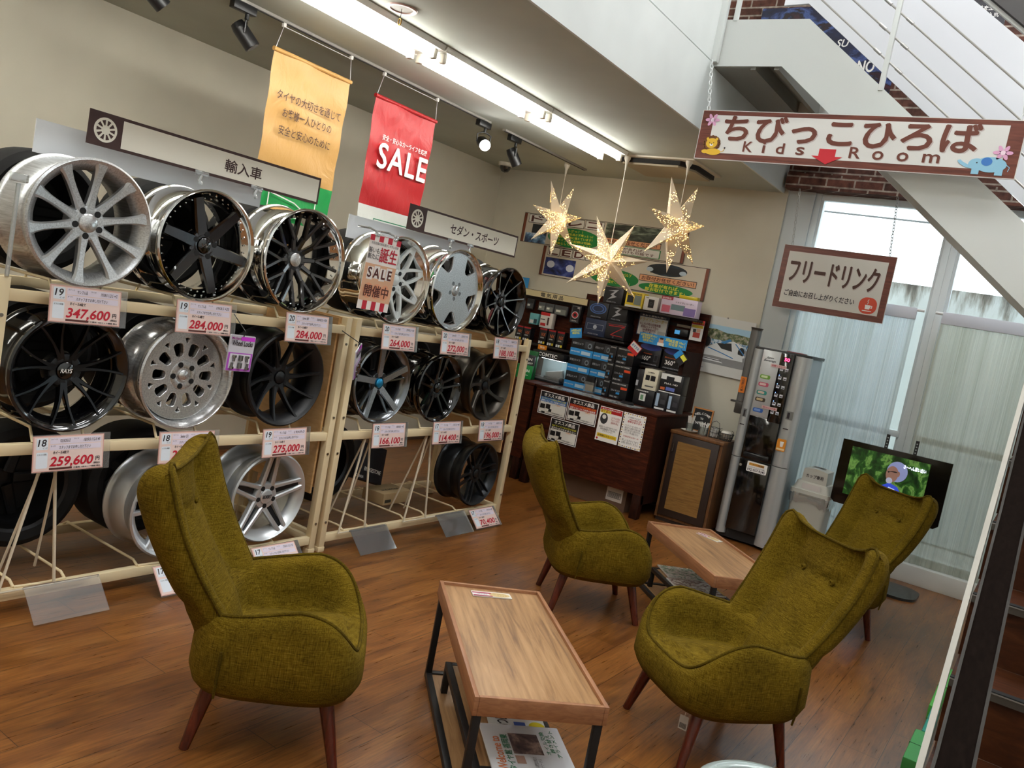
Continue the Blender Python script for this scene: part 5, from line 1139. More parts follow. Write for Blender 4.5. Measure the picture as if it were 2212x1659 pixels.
# ================================================================ dark wood display wall and counter
DW = wood('dark_oak', '#210c06', '#3a180b', '#552412', (3, 22, 22), 0.55, 0.0, n=2.4, bp=0.12, spec=0.15); DW2 = wood('dark_oak_upright', '#160905', '#29120a', '#3b1b10', (22, 22, 3), 0.55, n=2.4, spec=0.15); DKW = M('#1b0f0b', 0.6)
t = thing('display_wall', 'dark wood product wall with shelves against the back wall', 'shelving', (-3.65, 7.09, 0))
G().bx(-1.0, .97, -.05, 0, .88, 1.62, DW).done('back_panel', t); G().bx(-.28, .97, -.05, 0, 1.62, 1.75, DW).done('upper_panel', t)
G().bx(.93, .97, -.40, -.05, .88, 1.40, DW2).done('end_panel', t); G().bx(-1.0, .93, -.06, -.05, 1.60, 1.63, DKW).done('rail', t)
for x0, x1, z, d, nm in ((-.95, -.18, 1.185, .22, 'shelf'), (-.16, .30, 1.368, .20, 'shelf'), (.44, .93, 1.21, .35, 'shelf'), (.18, .95, 1.683, .22, 'shelf'), (.44, .93, 1.045, .3, 'shelf')):
    G().bx(x0, x1, -.05-d, -.05, z-.018, z, DKW, .002).done(nm, t)
t = thing('display_counter', 'dark stained wood counter with posters taped to its front', 'counter', (-3.19, 6.18, 0))
G().bx(-.585, .59, 0, .80, .855, .875, DW, .003).done('countertop', t); G().bx(-.575, .58, .005, .03, .20, .855, DW).done('front_panel', t)
for x in (-.56, .53): G().bx(x-.02, x+.05, .005, .075, 0, .20, DW2, .003).done('leg', t)
for x in (-.575, .555): G().bx(x, x+.025, .03, .79, .12, .855, DW2).done('side_panel', t)
G().bx(-.5, .5, .70, .72, .02, .86, DKW).done('inner_back', t)
t = thing('side_counter', 'dark wood counter end to the left of the main counter, behind the far rack', 'counter', (-4.22, 6.20, 0))
G().bx(-.42, .42, 0, .78, .855, .875, DW, .003).done('countertop', t); G().bx(-.41, .41, .005, .03, .20, .855, DW).done('front_panel', t); G().bx(.385, .41, .03, .77, .1, .855, DW2).done('side_panel', t)
for x in (-.39, .33): G().bx(x, x+.07, .005, .07, 0, .2, DW2, .003).done('leg', t)
# taped sheets
BKP = M('#121114', 0.4); BLP = M('#2f6fb8', 0.4); RDP = M('#b01c22', 0.4); ORP = M('#e58a1f', 0.4)
def osusume(x0, z0, x1, z1, band, fg, label, s1, s2):
    w, h = x1-x0, z1-z0; t = thing('counter_poster', label, 'poster', mat=face_mat(((x0+x1)/2, 6.176, (z0+z1)/2), '-y', 0, 0), group='black headed posters on the counter front')
    G().bx(-w/2, w/2, -h/2, h/2, 0, .001, PW).done('sheet', t); g = G(); g.rect(-w/2+.006, -h/2+.006, w/2-.006, h/2-.006, .0016, BKP); g.rect(-w/2+.012, -h/2+.012, w/2-.012, h/2-.052, .0022, WP); g.rect(-w/2+.012, h/2-.092, w/2-.012, h/2-.052, .0028, band)
    for x, y, a, b in ((-.1, -.02, .05, .04), (-.045, -.015, .045, .04), (-.02, -.045, .03, .025), (-.085, -.072, .035, .016)): g.rect(x-a/2, y-b/2-.012, x+a/2, y+b/2-.012, .0028, BKP)
    g.done('printed_panel', t); text('オススメ商品', 0, h/2-.03, w*.72, .032, PW, t, .003, .04); text(s1, 0, h/2-.062, w*.86, .015, fg, t, .0034, .02); text(s2, 0, h/2-.081, w*.86, .015, PW, t, .0034, .02); text('前後カメラ同時録画 高画質タイプ', .03, -h/2+.026, w*.55, .012, INK, t, .003, .01); text('工賃込', .05, .0, .05, .012, ORP, t, .003, .01)
osusume(-3.708, .64, -3.424, .84, BLP, YT, 'black headed poster with a blue band at the left of the counter front', '2つのカメラで前後を同時に記録', '画質ともに 200 万画素の高画質')
osusume(-3.415, .645, -3.132, .842, RDP, ORP, 'black headed poster with a red band in the middle of the counter front', '2つのカメラで前後を同時に記録', '画質ともに 370 万画素の高画質')
osusume(-3.557, .434, -3.274, .632, BKP, YT, 'black headed poster partly hidden behind the chair back', '360°カメラで全方位を記録', '室内も全方位を逃さない')
t = thing('counter_notice', 'white notice with red and yellow bands on the counter front', 'notice', mat=face_mat((-3.008, 6.176, .692), '-y')); G().bx(-.104, .104, -.143, .143, 0, .001, PW).done('sheet', t)
g = G(); g.rect(-.1, .095, .1, .137, .0016, RDP); g.rect(-.098, .092, .0, .116, .002, YT); g.rect(-.09, -.11, .09, -.08, .0016, M('#e3c22a', 0.4)); g.disc(-.055, .045, .035, .0016, M('#3a3a3c', 0.4), ry=.045); g.disc(-.055, .06, .018, .002, WP); g.disc(-.085, -.125, .009, .002, RDP); g.done('printed_panel', t)
text('あなたの愛車は大丈夫？', 0, .125, .17, .012, PW, t, .0024, .02); text('当て逃げ', -.05, .104, .085, .02, RDP, t, .0026, .03); text('いたずら対策は\nできていますか\n駐車中も安心', .05, .045, .08, .06, RDP, t, .0024); text('最近増えている当て逃げやいたずら\n駐車監視機能付きで安心安全\nドライブレコーダー', 0, -.04, .17, .05, INK, t, .0024); text('お気軽にスタッフへ', .0, -.095, .16, .014, INK, t, .0024, .02)
t = thing('counter_notice', 'white memory card notice with a dashed black and yellow border on the counter front', 'notice', mat=face_mat((-2.793, 6.176, .692), '-y')); G().bx(-.1, .1, -.143, .143, 0, .001, PW).done('sheet', t); g = G()
for k in range(13):
    y = -.132+.0205*k
    for x in (-.092, .092): g.rect(x-.004, y, x+.004, y+.011, .0016, INK if k % 2 else M('#c9a72a', 0.4))
for k in range(9):
    x = -.085+.0195*k
    for y in (-.137, .13): g.rect(x, y, x+.011, y+.007, .0016, INK if k % 2 else M('#c9a72a', 0.4))
g.done('dashed_border', t); text('ご存知ですか？', .0, .108, .11, .013, INK, t, .002, .01); text('microSDには\n寿命があります', .01, .082, .13, .036, RDP, t, .002, .03)
text('ドライブレコーダーのSDカードは\n消耗品です 定期的な交換が必要\n上書きを繰り返すと寿命がきます\nいざという時に録画できない', 0, .01, .15, .075, M('#5a4a50', 0.5), t, .002); text('交換目安は約一年', 0, -.05, .14, .014, RDP, t, .002, .01); text('詳しくはスタッフまで\nお問い合わせください', 0, -.092, .15, .04, INK, t, .002)
t = thing('carton', 'brown carton with a white barcode label under the counter', 'box', (-3.06, 6.42, 0)); CARD = M('#6a5140', 0.75); G().bx(-.36, .29, -.14, .2, 0, .29, CARD, .003).done('body', t)
g = G(); g.box((.18, -.142, .13), (.15, .002, .12), M('#cfcac4', 0.6)); g.done('label', t); g = G(); g.box((.18, -.1436, .12), (.12, .001, .048), INK); g.box((.18, -.1442, .12), (.112, .001, .040), M('#cfcac4', 0.6)); [g.box((.132+.0085*k, -.1448, .12), (.0045, .001, .036), INK) for k in range(12)]; g.done('barcode', t)
o = text('COMTEC', 0, 0, .2, .035, INK, t, 0, .03); o.matrix_local = Matrix.Translation((-.02, -.1415, .225)) @ Matrix.Rotation(PI/2, 4, 'X')

# ---------------------------------------------------------------- product boxes
def pbox(name, label, cat, x0, x1, z0, z1, y, d, base, rects=(), texts=(), group=None, rz_=0.0, blobs=()):
    t = thing(name, label, cat, ((x0+x1)/2, y+d/2, z0), rz_, group); w, h = x1-x0, z1-z0
    G().bx(-w/2, w/2, -d/2, d/2, 0, h, base, .002).done('carton', t)
    if rects or blobs:
        g = G()
        for k, (a, b, c_, e, m_) in enumerate(rects): g.rect((a-.5)*w, b*h, (c_-.5)*w, e*h, .0006*(k+1), m_)
        for k, (a, b, rx, ry, m_) in enumerate(blobs): g.disc((a-.5)*w, b*h, rx*w, .0006*(len(rects)+k+1), m_, ry=ry*h, seg=20)
        o = g.done('printed_panel', t); o.matrix_local = Matrix.Translation((0, -d/2-.0004, 0)) @ Matrix.Rotation(PI/2, 4, 'X')
    zt = .0006*(len(rects)+len(blobs)+2)
    for s_, fx, fy, fw, fh, m_ in texts:
        o = text(s_, 0, 0, fw*w, fh*h, m_, t, 0, .02, res=2)
        if o: o.matrix_local = Matrix.Translation(((fx-.5)*w, -d/2-zt, fy*h)) @ Matrix.Rotation(PI/2, 4, 'X')
    return t
BK1 = M('#17171b', 0.35); BK2 = M('#24252a', 0.35); GY1 = M('#3d3e44', 0.4); SVT = M('#a9abb2', 0.3); RDL = M('#c9282c', 0.4); CYB = M('#2d8fd3', 0.35); WHB = M('#e4e4e2', 0.4); PUB = M('#7d6aa8', 0.4); YLB = M('#e3c93a', 0.4); DBL = M('#2c3550', 0.35); ORT = M('#c8663a', 0.4)
gz = 'black speaker cartons in the Z stack'
def zb(lb, x0, x1, z0, z1, kind):
    t = pbox('speaker_carton', lb, 'box', x0, x1, z0, z1, 6.86, .17, BK2 if kind else DBL, (), (), gz); w, h = x1-x0, z1-z0
    g = G()
    if kind == 1: g.poly([(-.3*w, .78*h), (.25*w, .9*h), (.0, .55*h), (.2*w, .45*h), (-.28*w, .2*h), (-.05*w, .48*h), (-.16*w, .55*h), (.05*w, .76*h)], .001, SVT)
    if kind == 2: g.line([(-.35*w, .72*h), (.45*w, .76*h), (-.2*w, .22*h), (.4*w, .2*h)], .006, .001, RDL); g.line([(-.4*w, .8*h), (.5*w, .84*h)], .003, .001, RDL)
    if kind == 0: g.frame(-.4*w, .35*h, .4*w, .7*h, .004, .001, M('#8a8f98', 0.3)); g.disc(0, .52*h, .02, .0014, M('#b7bcc6', 0.3), seg=14)
    if kind == 3:
        for k in range(4): g.disc(0, .6*h, (.42-.06*k)*w, .001+.0004*k, (DBL if k % 2 else M('#4a6aa8', 0.4)), ry=(.32-.05*k)*h)
    o = g.done('printed_panel', t); o.matrix_local = Matrix.Translation((0, -.0856, 0)) @ Matrix.Rotation(PI/2, 4, 'X')
    text_o = text('Z' if kind == 2 else 'SPEAKER SYSTEM', 0, 0, .5*w if kind != 2 else .1*w, .07*h, SVT, t, 0, .02); text_o.matrix_local = Matrix.Translation((-.05*w, -.088, .1*h)) @ Matrix.Rotation(PI/2, 4, 'X')
zb('black carton with a silver Z, alone on top of the carton stack', -3.655, -3.462, 1.693, 1.84, 1); zb('dark blue carton at the upper left of the four stacked speaker cartons', -3.79, -3.58, 1.532, 1.687, 3); zb('black carton with a silver Z at the upper right of the four stacked speaker cartons', -3.572, -3.385, 1.54, 1.69, 1)
zb('black carton with a line drawing at the lower left of the four stacked speaker cartons', -3.79, -3.572, 1.372, 1.528, 0); zb('black carton with a red Z at the lower right of the four stacked speaker cartons', -3.568, -3.37, 1.376, 1.538, 2)
pbox('camera_carton', 'yellow dash camera carton on the top shelf', 'box', -3.43, -3.255, 1.69, 1.832, 6.86, .1, YLB, ((.1, .3, .45, .75, BK2), (.5, .2, .9, .8, M('#7f8a86', 0.3)), (.05, .02, .95, .14, WHB)), (('DRIVE RECORDER', .5, .88, .8, .09, INK),))
pbox('camera_carton', 'white carton with a small black camera on the top shelf', 'box', -3.243, -3.105, 1.69, 1.815, 6.86, .1, WHB, ((.32, .2, .72, .8, BK1),), (('360', .2, .9, .2, .08, INK),), blobs=((.52, .5, .11, .13, GY1), (.52, .5, .05, .06, BK1)))
pbox('mirror_carton', 'pink and purple mirror recorder carton on the top shelf', 'box', -3.08, -2.74, 1.69, 1.842, 6.86, .1, M('#d7c8dd', 0.4), ((0, .82, .32, 1, M('#b02d4a', 0.4)), (.3, .28, .68, .6, M('#6f8790', 0.25)), (.66, .05, .98, .5, PUB), (.05, .1, .28, .5, M('#c9627a', 0.4))), (('日本製品', .15, .9, .24, .1, PW), ('ドライブレコーダー', .66, .74, .5, .09, INK)))
pbox('bag_on_carton', 'crumpled yellow pouch lying on the mirror carton', 'pouch', -2.93, -2.76, 1.844, 1.874, 6.88, .06, M('#c9b51e', 0.3))
g = gx = 'hanging bulb packs on the dark wood wall'
for k, (x0, x1, z0, z1, lb) in enumerate(((-4.545, -4.46, 1.50, 1.60, 'small dark blister pack hanging first under the header board'), (-4.405, -4.325, 1.505, 1.59, 'silver bulb blister pack hanging second under the header board'), (-4.318, -4.225, 1.505, 1.59, 'silver bulb blister pack hanging third under the header board'), (-4.215, -4.07, 1.495, 1.59, 'wide silver bulb blister pack hanging fourth under the header board'))):
    pbox('blister_pack', lb, 'package', x0, x1, z0, z1, 6.97, .03, BK1 if k == 0 else M('#4a4c4e', 0.2), ((.1, .1, .9, .6, M('#9da3a0', 0.15, 0.6) if k else GY1), (.15, .3, .5, .5, M('#d6d8cf', 0.15))), (), gx)
pbox('w5_pack', 'black pack with a red ring hanging beside the speaker cartons', 'package', -4.02, -3.91, 1.45, 1.62, 6.95, .05, BK1, ((.12, .05, .88, .95, M('#6c6d70', 0.3)), (.16, .08, .84, .92, BK1)), (('W5', .75, .86, .25, .1, PW), ('HID BULB', .5, .13, .5, .06, PW)), blobs=((.5, .45, .33, .2, WHB), (.5, .45, .28, .165, RDL), (.5, .45, .15, .09, BK1)))
pbox('canister', 'pale teal canister pack on the left shelf', 'package', -4.467, -4.365, 1.36, 1.468, 6.95, .06, M('#6fb5bb', 0.35), ((.1, .1, .5, .4, WHB), (.55, .1, .9, .5, M('#2f4a55', 0.4))), ())
pbox('brush_carton', 'white and red carton with a brush picture', 'box', -4.33, -4.19, 1.348, 1.497, 6.93, .06, M('#dcd6cf', 0.4), ((0, .8, .75, 1, RDL), (.08, .12, .5, .3, RDL), (.6, .2, .74, .7, M('#4a2b28', 0.4)), (.05, .5, .4, .56, INK)), ())
def bulb(x0, s_, lb): pbox('bulb_carton', lb, 'box', x0, x0+.083, 1.187, 1.345 if s_ == 'NX' else 1.325, 6.86, .08, BK1, ((0, .9, 1, 1, M('#a01c24', 0.4)), (.08, .05, .3, .2, WHB), (.38, .05, .6, .2, WHB), (.68, .05, .92, .2, YLB)), ((s_, .62, .62, .55, .2, ORT), ('6000K', .5, .42, .5, .08, WHB)), 'small black bulb cartons on the left shelf')
for x, s_, lb in ((-4.54, 'HX', 'black HX bulb carton, first from the left on the shelf'), (-4.45, 'HX', 'black HX bulb carton, second from the left on the shelf'), (-4.265, 'NX', 'black NX bulb carton, left of the three taller ones'), (-4.165, 'NX', 'black NX bulb carton, middle of the three taller ones'), (-4.065, 'NX', 'black NX bulb carton, right of the three taller ones')): bulb(x, s_, lb)
t = thing('price_tag', 'small orange shelf tag under the bulb cartons', 'price tag', mat=face_mat((-4.17, 6.81, 1.165), '-y')); G().bx(-.05, .05, -.022, .022, 0, .001, ORP).done('tag', t); text('特価', 0, 0, .05, .02, PW, t, .002, .02)
def sheetp(name, x0, x1, z0, z1, y, label, base, rects, texts, cat='sign', spin=0.0):
    w, h = x1-x0, z1-z0; t = thing(name, label, cat, mat=face_mat(((x0+x1)/2, y, (z0+z1)/2), '-y', 0, spin)); G().bx(-w/2, w/2, -h/2, h/2, 0, .002, base).done('card', t)
    g = G()
    for k, (a, b, c_, e, m_) in enumerate(rects): g.rect((a-.5)*w, (b-.5)*h, (c_-.5)*w, (e-.5)*h, .0026+.0005*k, m_)
    if rects: g.done('printed_panel', t)
    else: g.bm.free()
    for s_, fx, fy, fw, fh, m_ in texts: text(s_, (fx-.5)*w, (fy-.5)*h, fw*w, fh*h, m_, t, .0034+.0005*len(rects), .02, res=2)
    return t
sheetp('recorder_notice', -3.31, -3.015, 1.462, 1.665, 6.97, 'white notice about drive recorders with a navy border on the dark wall', WHB, ((0, 0, 1, .04, DBL), (0, 0, .03, 1, DBL), (.97, 0, 1, 1, DBL), (0, .84, 1, 1, DBL), (.7, .1, .95, .3, M('#b9b7b4', 0.4))), (('あおり運転対策に', .5, .91, .8, .08, PW), ('ドライブレコーダー', .5, .73, .9, .15, M('#c9a81e', 0.4)), ('もしもの時の証拠映像\n前後2カメラで安心\n360度録画対応\n取付工賃込み', .42, .34, .7, .5, M('#7a3a4a', 0.5))), 'notice')
t = thing('dash_camera', 'small display dash camera mounted on the dark wall', 'camera', (-2.887, 7.0, 1.517)); G().bx(-.066, .066, -.02, .03, 0, .066, BK1, .006).done('body', t); G().bx(-.06, -.012, -.0215, -.02, .015, .05, M('#3d7fae', 0.2, emit=0.5)).done('screen', t)
sheetp('name_strip', -2.96, -2.83, 1.60, 1.622, 7.03, 'pale label strip above the mounted dash camera', M('#b5a893', 0.5), (), (), 'label')
sheetp('cartoon_flyer', -2.795, -2.68, 1.504, 1.685, 6.96, 'white flyer with a red picture and yellow heading beside the calendar', WHB, ((0, .78, 1, 1, RDL), (.05, .62, .95, .76, YLB), (.25, .15, .8, .4, M('#b0392e', 0.4)), (.2, .4, .45, .55, GY1), (.5, .42, .8, .58, M('#d8a88e', 0.4))), (('撮るスマホ', .5, .88, .85, .12, YT),), 'flyer')
sheetp('shelf_banner', -3.125, -2.68, 1.405, 1.494, 6.66, 'long blue banner card with a small portrait above the two 360 cartons', CYB, ((.42, .0, .52, .7, M('#d9a98c', 0.5)), (.40, .0, .54, .3, WHB), (.44, .62, .51, .8, M('#2b2420', 0.5))), (('お客様満足度 No.1\n販売実績 No.1\n信頼度 No.1', .2, .55, .34, .75, M('#e8df5a', 0.4)), ('満足度 No.1\n知名度 No.1', .8, .5, .33, .6, M('#e8df5a', 0.4)), ('3冠', .6, .72, .08, .3, YT)))
for x0, x1, lb in ((-3.19, -2.985, 'black 360 dash camera carton, left of the pair on the shelf'), (-2.965, -2.745, 'black 360 dash camera carton, right of the pair on the shelf')):
    pbox('recorder_carton', lb, 'box', x0+.06, x1+.06, 1.212, 1.385, 6.73, .14, BK1, ((.72, .25, .9, .62, GY1), (.75, .3, .87, .58, BK1)), (('360°', .36, .38, .42, .24, PW), ('Driveman', .36, .62, .5, .08, ORT), ('DRIVE RECORDER', .5, .1, .8, .06, SVT)), 'black 360 camera cartons', 0, ((.5, .96, .48, .18, M('#4452a0', 0.3)),))
sheetp('tilted_card', -2.76, -2.65, 1.30, 1.39, 6.64, 'small blue and yellow card tilted on the right 360 carton', BK2, ((0, .05, .4, .95, CYB), (.45, .5, .95, .9, YT)), (), 'card', -.75)
# counter-top goods
t = thing('brochure_stand', 'green brochures in a stand on the counter edge', 'brochures', (-4.06, 6.42, .875), .12); GRB = M('#12803a', 0.35)
G().bx(-.075, .075, .03, .06, 0, .26, M('#0d5a2a', 0.35), .002).done('back_brochure', t); G().bx(-.07, .07, .0, .025, 0, .22, BK2, .002).done('middle_brochure', t); G().bx(-.078, .075, -.03, -.004, 0, .125, GRB, .002).done('front_brochure', t)
for s_, x, z, w_, h_, m_, y in (('TEIN', .015, .075, .075, .025, PW, -.0312), ('Damping Solution', .0, .035, .09, .012, PW, -.0312), ('TEIN', .0, .18, .09, .025, PW, -.0012), ('2019', .03, .145, .05, .018, PW, -.0012)):
    o = text(s_, 0, 0, w_, h_, m_, t, 0, .03); o.matrix_local = Matrix.Translation((x, y, z)) @ Matrix.Rotation(PI/2, 4, 'X')
t = thing('demo_case', 'clear lit demo case with a grey scanner unit and a black header', 'display case', (-3.93, 6.66, .875)); G().bx(-.17, .17, -.12, .13, 0, .02, BK1, .003).done('base', t); G().bx(-.17, .17, .10, .13, .02, .27, M('#8fa3a3', 0.3)).done('back', t); G().bx(-.17, .17, -.12, .13, .215, .275, BK1, .003).done('header', t)
G().box((.05, -.01, .075), (.16, .1, .07), M('#9fa4a3', 0.35), .005, Matrix.Rotation(.35, 3, 'Z') @ Matrix.Rotation(-.25, 3, 'Y')).done('scanner_unit', t); G().box((.06, -.03, .04), (.18, .12, .03), BK2, .004, Matrix.Rotation(.3, 3, 'Z')).done('cradle', t); G().bx(-.165, .165, -.121, -.119, .02, .215, ACR).done('front_pane', t); G().bx(-.12, .12, -.02, .02, .206, .214, M('#eef6ff', 0.4, emit=6, name='case_lamp')).done('lamp', t)
o = text('COMTEC', 0, 0, .2, .032, PW, t, 0, .04); o.matrix_local = Matrix.Translation((0, -.1215, .245)) @ Matrix.Rotation(PI/2, 4, 'X')
gb = 'blue and black recorder cartons stacked on the counter'
for r_ in range(3):
    for c_ in range(2):
        x0 = (-3.745, -3.505)[c_]; x1 = (-3.51, -3.335)[c_]; pos = ('bottom', 'middle', 'top')[r_]+(' of the left column', ' of the right column')[c_]
        pbox('recorder_carton', 'blue and black recorder carton, '+pos, 'box', x0, x1, .8755+.150*r_, 1.0245+.150*r_, 6.60, .16, BK1, ((0, 0, 1, .42, CYB), (.5, .1, .9, .3, M('#bcd3e4', 0.3)), (.6, .5, .95, .9, GY1)), (('前後2カメラ', .3, .72, .46, .14, SVT), ('DRIVE RECORDER', .24, .22, .4, .07, PW)), gb, 0, ((.82, .68, .09, .16, M('#7f8a92', 0.3)), (.82, .68, .05, .09, BK2)))
t = thing('blue_show_card', 'small blue and yellow card tilted on top of the blue cartons', 'card', mat=face_mat((-3.72, 6.60, 1.37), '-y', 0, .2)); G().bx(-.06, .06, -.045, .045, 0, .002, CYB).done('card', t); text('24時間365日\n録画対応', .0, .012, .1, .045, YT, t, .003, .03)
gr = 'black and red camera cartons stacked on the counter'
for r_ in range(3):
    for c_ in range(2):
        x0 = (-3.325, -3.255)[c_]; x1 = (-3.26, -3.085)[c_]; pos = ('bottom', 'middle', 'top')[r_]+(' of the narrow left column', ' of the wide right column')[c_]
        rc = [(.05, .06, .6, .2, GY1), (.4, .3, .6, .42, CYB)] + ([(.62, .62, .98, .76, M('#e8502a', 0.3))] if c_ else [])
        pbox('camera_carton', 'black and red camera carton, '+pos, 'box', x0, x1, .8755+.152*r_, 1.0265+.152*r_, 6.55, .17, BK1, rc, (('DRIVE RECORDER', .5, .9, .8, .07, WHB), ('SN-R10', .35, .5, .5, .1, SVT), ('FULL HD', .3, .14, .4, .08, WHB)), gr)
t = thing('red_show_card', 'small red and white card tilted on top of the camera cartons', 'card', mat=face_mat((-3.09, 6.54, 1.345), '-y', 0, -.55)); G().bx(-.055, .055, -.045, .045, 0, .002, RDL).done('card', t); g = G(); g.rect(-.05, -.01, .05, .04, .0026, WHB); g.done('white_panel', t); text('おすすめ', 0, .014, .08, .025, BLP, t, .0034, .03)
t = thing('leaflet_stand', 'small clear leaflet stand in front of the blue cartons', 'stand', (-3.43, 6.50, .875)); G().bx(-.05, .05, -.004, 0, 0, .10, ACR).done('front', t); G().bx(-.05, .05, .03, .034, 0, .14, ACR).done('back', t); G().bx(-.04, .04, .004, .028, .02, .15, BK1).done('leaflets', t); G().bx(-.04, .04, .0035, .004, .02, .075, M('#b5a58c', 0.4)).done('printed_panel', t)
gk = 'cartons on the right end of the counter'
for x0, x1, z0, z1, base, rc, tx, lb in ((-3.02, -2.958, 1.022, 1.18, BK2, ((.0, .55, .3, .95, GY1), (.0, .1, .35, .4, SVT)), (), 'grey and black carton left of the cream one, on top of the stack'),
    (-3.02, -2.83, .876, 1.02, BK1, ((.3, .3, .6, .75, WHB), (.36, .36, .5, .65, M('#6f9a74', 0.4))), (('一体型駐車監視', .4, .88, .6, .08, PW),), 'black carton with a small white picture at the foot of the stack'),
    (-2.82, -2.71, .876, 1.03, BK2, ((.1, .2, .35, .9, M('#9fb4cc', 0.3)), (.5, .35, .9, .6, GY1), (.1, .04, .9, .14, WHB)), (), 'dark carton with a pale blue figure, left of the pair at the foot'),
    (-2.705, -2.60, .876, 1.03, BK2, ((.1, .2, .35, .9, M('#9fb4cc', 0.3)), (.5, .35, .9, .6, GY1), (.1, .04, .9, .14, WHB)), (), 'dark carton with a pale blue figure, right of the pair at the foot'),
    (-2.80, -2.60, 1.034, 1.195, BK1, ((.0, .68, .9, .98, WHB), (.25, .6, .6, .86, BK2), (.05, .12, .25, .26, ORT), (.3, .12, .7, .3, M('#5f6fb8', 0.4)), (0, 0, 1, .05, WHB)), (('FULL HD', .5, .48, .6, .08, PW),), 'black and white carton stacked on the pair of figure cartons')):
    pbox('recorder_carton', lb, 'box', x0, x1, z0, z1, 6.55, .13 if x0 > -3.0 else .11, base, rc, tx, gk)
pbox('recorder_carton', 'cream carton with two small black cameras beside the black stack', 'box', -2.955, -2.825, 1.022, 1.20, 6.54, .13, M('#dcd6c0', 0.4), ((.15, .45, .45, .7, BK1), (.52, .45, .85, .7, BK1), (.2, .15, .8, .2, GY1)), (('2 CAMERA', .5, .84, .5, .06, INK),), gk)
t = thing('black_puck', 'small flat black device lying on the counter beside the cartons', 'device', (-2.99, 6.40, .875)); G().lathe([(0, .0), (0, .055), (.012, .058), (.022, .045), (.024, 0)], BK1, 28).done('body', t)
t = thing('counter_mat', 'glossy printed sheets laid along the counter top', 'sheets', (-3.25, 6.33, .8755)); G().bx(-.48, .42, -.12, .12, 0, .001, photo('counter_sheet_print', [(.3, '#2f3540'), (.45, '#8b98a3'), (.55, '#c8ccca'), (.65, '#7a5a50'), (.75, '#b9a77e')], (9, 18, 1), 12, 0.12)).done('sheets', t)
sheetp('blue_card', -4.72, -4.60, 1.70, 1.80, 7.02, 'blue card showing behind the black wheel at the end of the rack', CYB, (), (), 'card')

# ---------------------------------------------------------------- calendar
t = thing('wall_calendar', 'wall calendar with a white and blue racing car picture', 'calendar', mat=face_mat((-2.53, 7.085, 1.50), '-y', 0, -.012)); G().bx(-.255, .255, -.252, .25, 0, .004, M('#d8d8d4', 0.4)).done('sheet', t)
g = G(); X0, X1, Y0, Y1 = -.225, .255, -.165, .175
g.rect(X0, .09, X1, Y1, .005, M('#a9cfe6', 0.35)); g.rect(X0, Y0, X1, .0, .005, M('#8f9092', 0.35)); g.poly([(X0, -.0), (X1, -.0), (X1, .115), (.12, .125), (.02, .12), (-.08, .14), (-.17, .135), (X0, .15)], .0056, photo('hills_print', [(.4, '#3e4a33'), (.5, '#6f7b52'), (.6, '#a79e8c'), (.7, '#cfcac2')], (30, 30, 1), 3))
g.rect(X0, .0, X1, .05, .0062, photo('crowd_barrier_print', [(.4, '#3a78a8'), (.5, '#dfe7ec'), (.62, '#7fb4d0'), (.7, '#4a5a66')], (34, 22, 1), 8)); g.done('printed_picture', t)
g = G(); CB = M('#e6eaec', 0.25); CK = M('#1a1b1e', 0.4); CBL = M('#3f86c4', 0.3)
g.poly([(-.18, -.07), (-.12, -.02), (-.05, .02), (.03, .04), (.1, .06), (.16, .04), (.2, .01), (.22, -.06), (.15, -.1), (.05, -.1), (-.06, -.095), (-.2, -.1)], .007, CB)
for x, y, r_ in ((-.14, .02, .045), (.18, -.02, .04), (-.19, -.06, .03)): g.disc(x, y, r_*.72, .0076, CK, ry=r_)
g.poly([(-.215, -.115), (.0, -.12), (.04, -.145), (-.2, -.14)], .008, CB); g.poly([(-.2, -.12), (.02, -.127), (.02, -.133), (-.2, -.126)], .0085, CK); g.poly([(-.05, .02), (.08, .04), (.1, -.03), (.0, -.02)], .008, CK); g.poly([(-.02, .03), (.06, .075), (.08, .06), (.02, .025)], .0085, CBL); g.line([(-.12, -.03), (.02, -.06), (.12, -.085)], .008, .0085, CBL); g.line([(.12, .04), (.21, -.04)], .008, .0085, CBL); g.poly([(.1, -.03), (.2, -.05), (.21, -.1), (.1, -.1)], .0082, CB); g.done('racing_car_print', t)
text('12', -.185, .215, .025, .02, INK, t, .0056); text('Lacompr', -.17, -.212, .09, .022, M('#5a6a8a', 0.4), t, .0056, 0, .3); G().cyl((0, .25, .004), (0, .25, .012), .006, M('#888888', 0.3, 1)).done('pin', t)

# ---------------------------------------------------------------- cabinet with coffee things
CW = wood('walnut_cabinet', '#4a3019', '#6a4526', '#7d5631', (16, 16, 3), 0.42, n=2.4); CD = M('#2f221c', 0.45); CPN = wood('rattan_panel', '#6b4a20', '#87612d', '#97713a', (4, 60, 60), 0.5, n=2.5)
t = thing('drink_cabinet', 'small wood cabinet with a woven door panel beside the drink machine', 'cabinet', (-2.335, 6.42, 0))
G().bx(-.235, .225, .0, .34, .735, .762, CW, .003).done('top', t); G().bx(-.228, -.205, .012, .33, 0.03, .735, CW).done('side_panel', t); G().bx(.195, .218, .012, .33, 0.03, .735, CW).done('side_panel', t); G().bx(-.205, .195, .02, .33, .03, .05, CW).done('bottom', t); G().bx(-.22, .21, .03, .32, 0, .03, CD).done('plinth', t); G().bx(-.205, .195, .3, .33, .05, .735, CD).done('back_panel', t)
d = G().bx(-.204, .194, .0, .018, .055, .732, CD, .002).done('door', t); G().bx(-.15, .135, -.003, .001, .115, .68, CPN).done('woven_panel', d); G().tube([(-.178, -.002, .59), (-.178, -.02, .59), (-.178, -.02, .66), (-.178, -.002, .66)], .005, M('#c9c9c7', 0.2, 1)).done('handle', d)
Z = .762
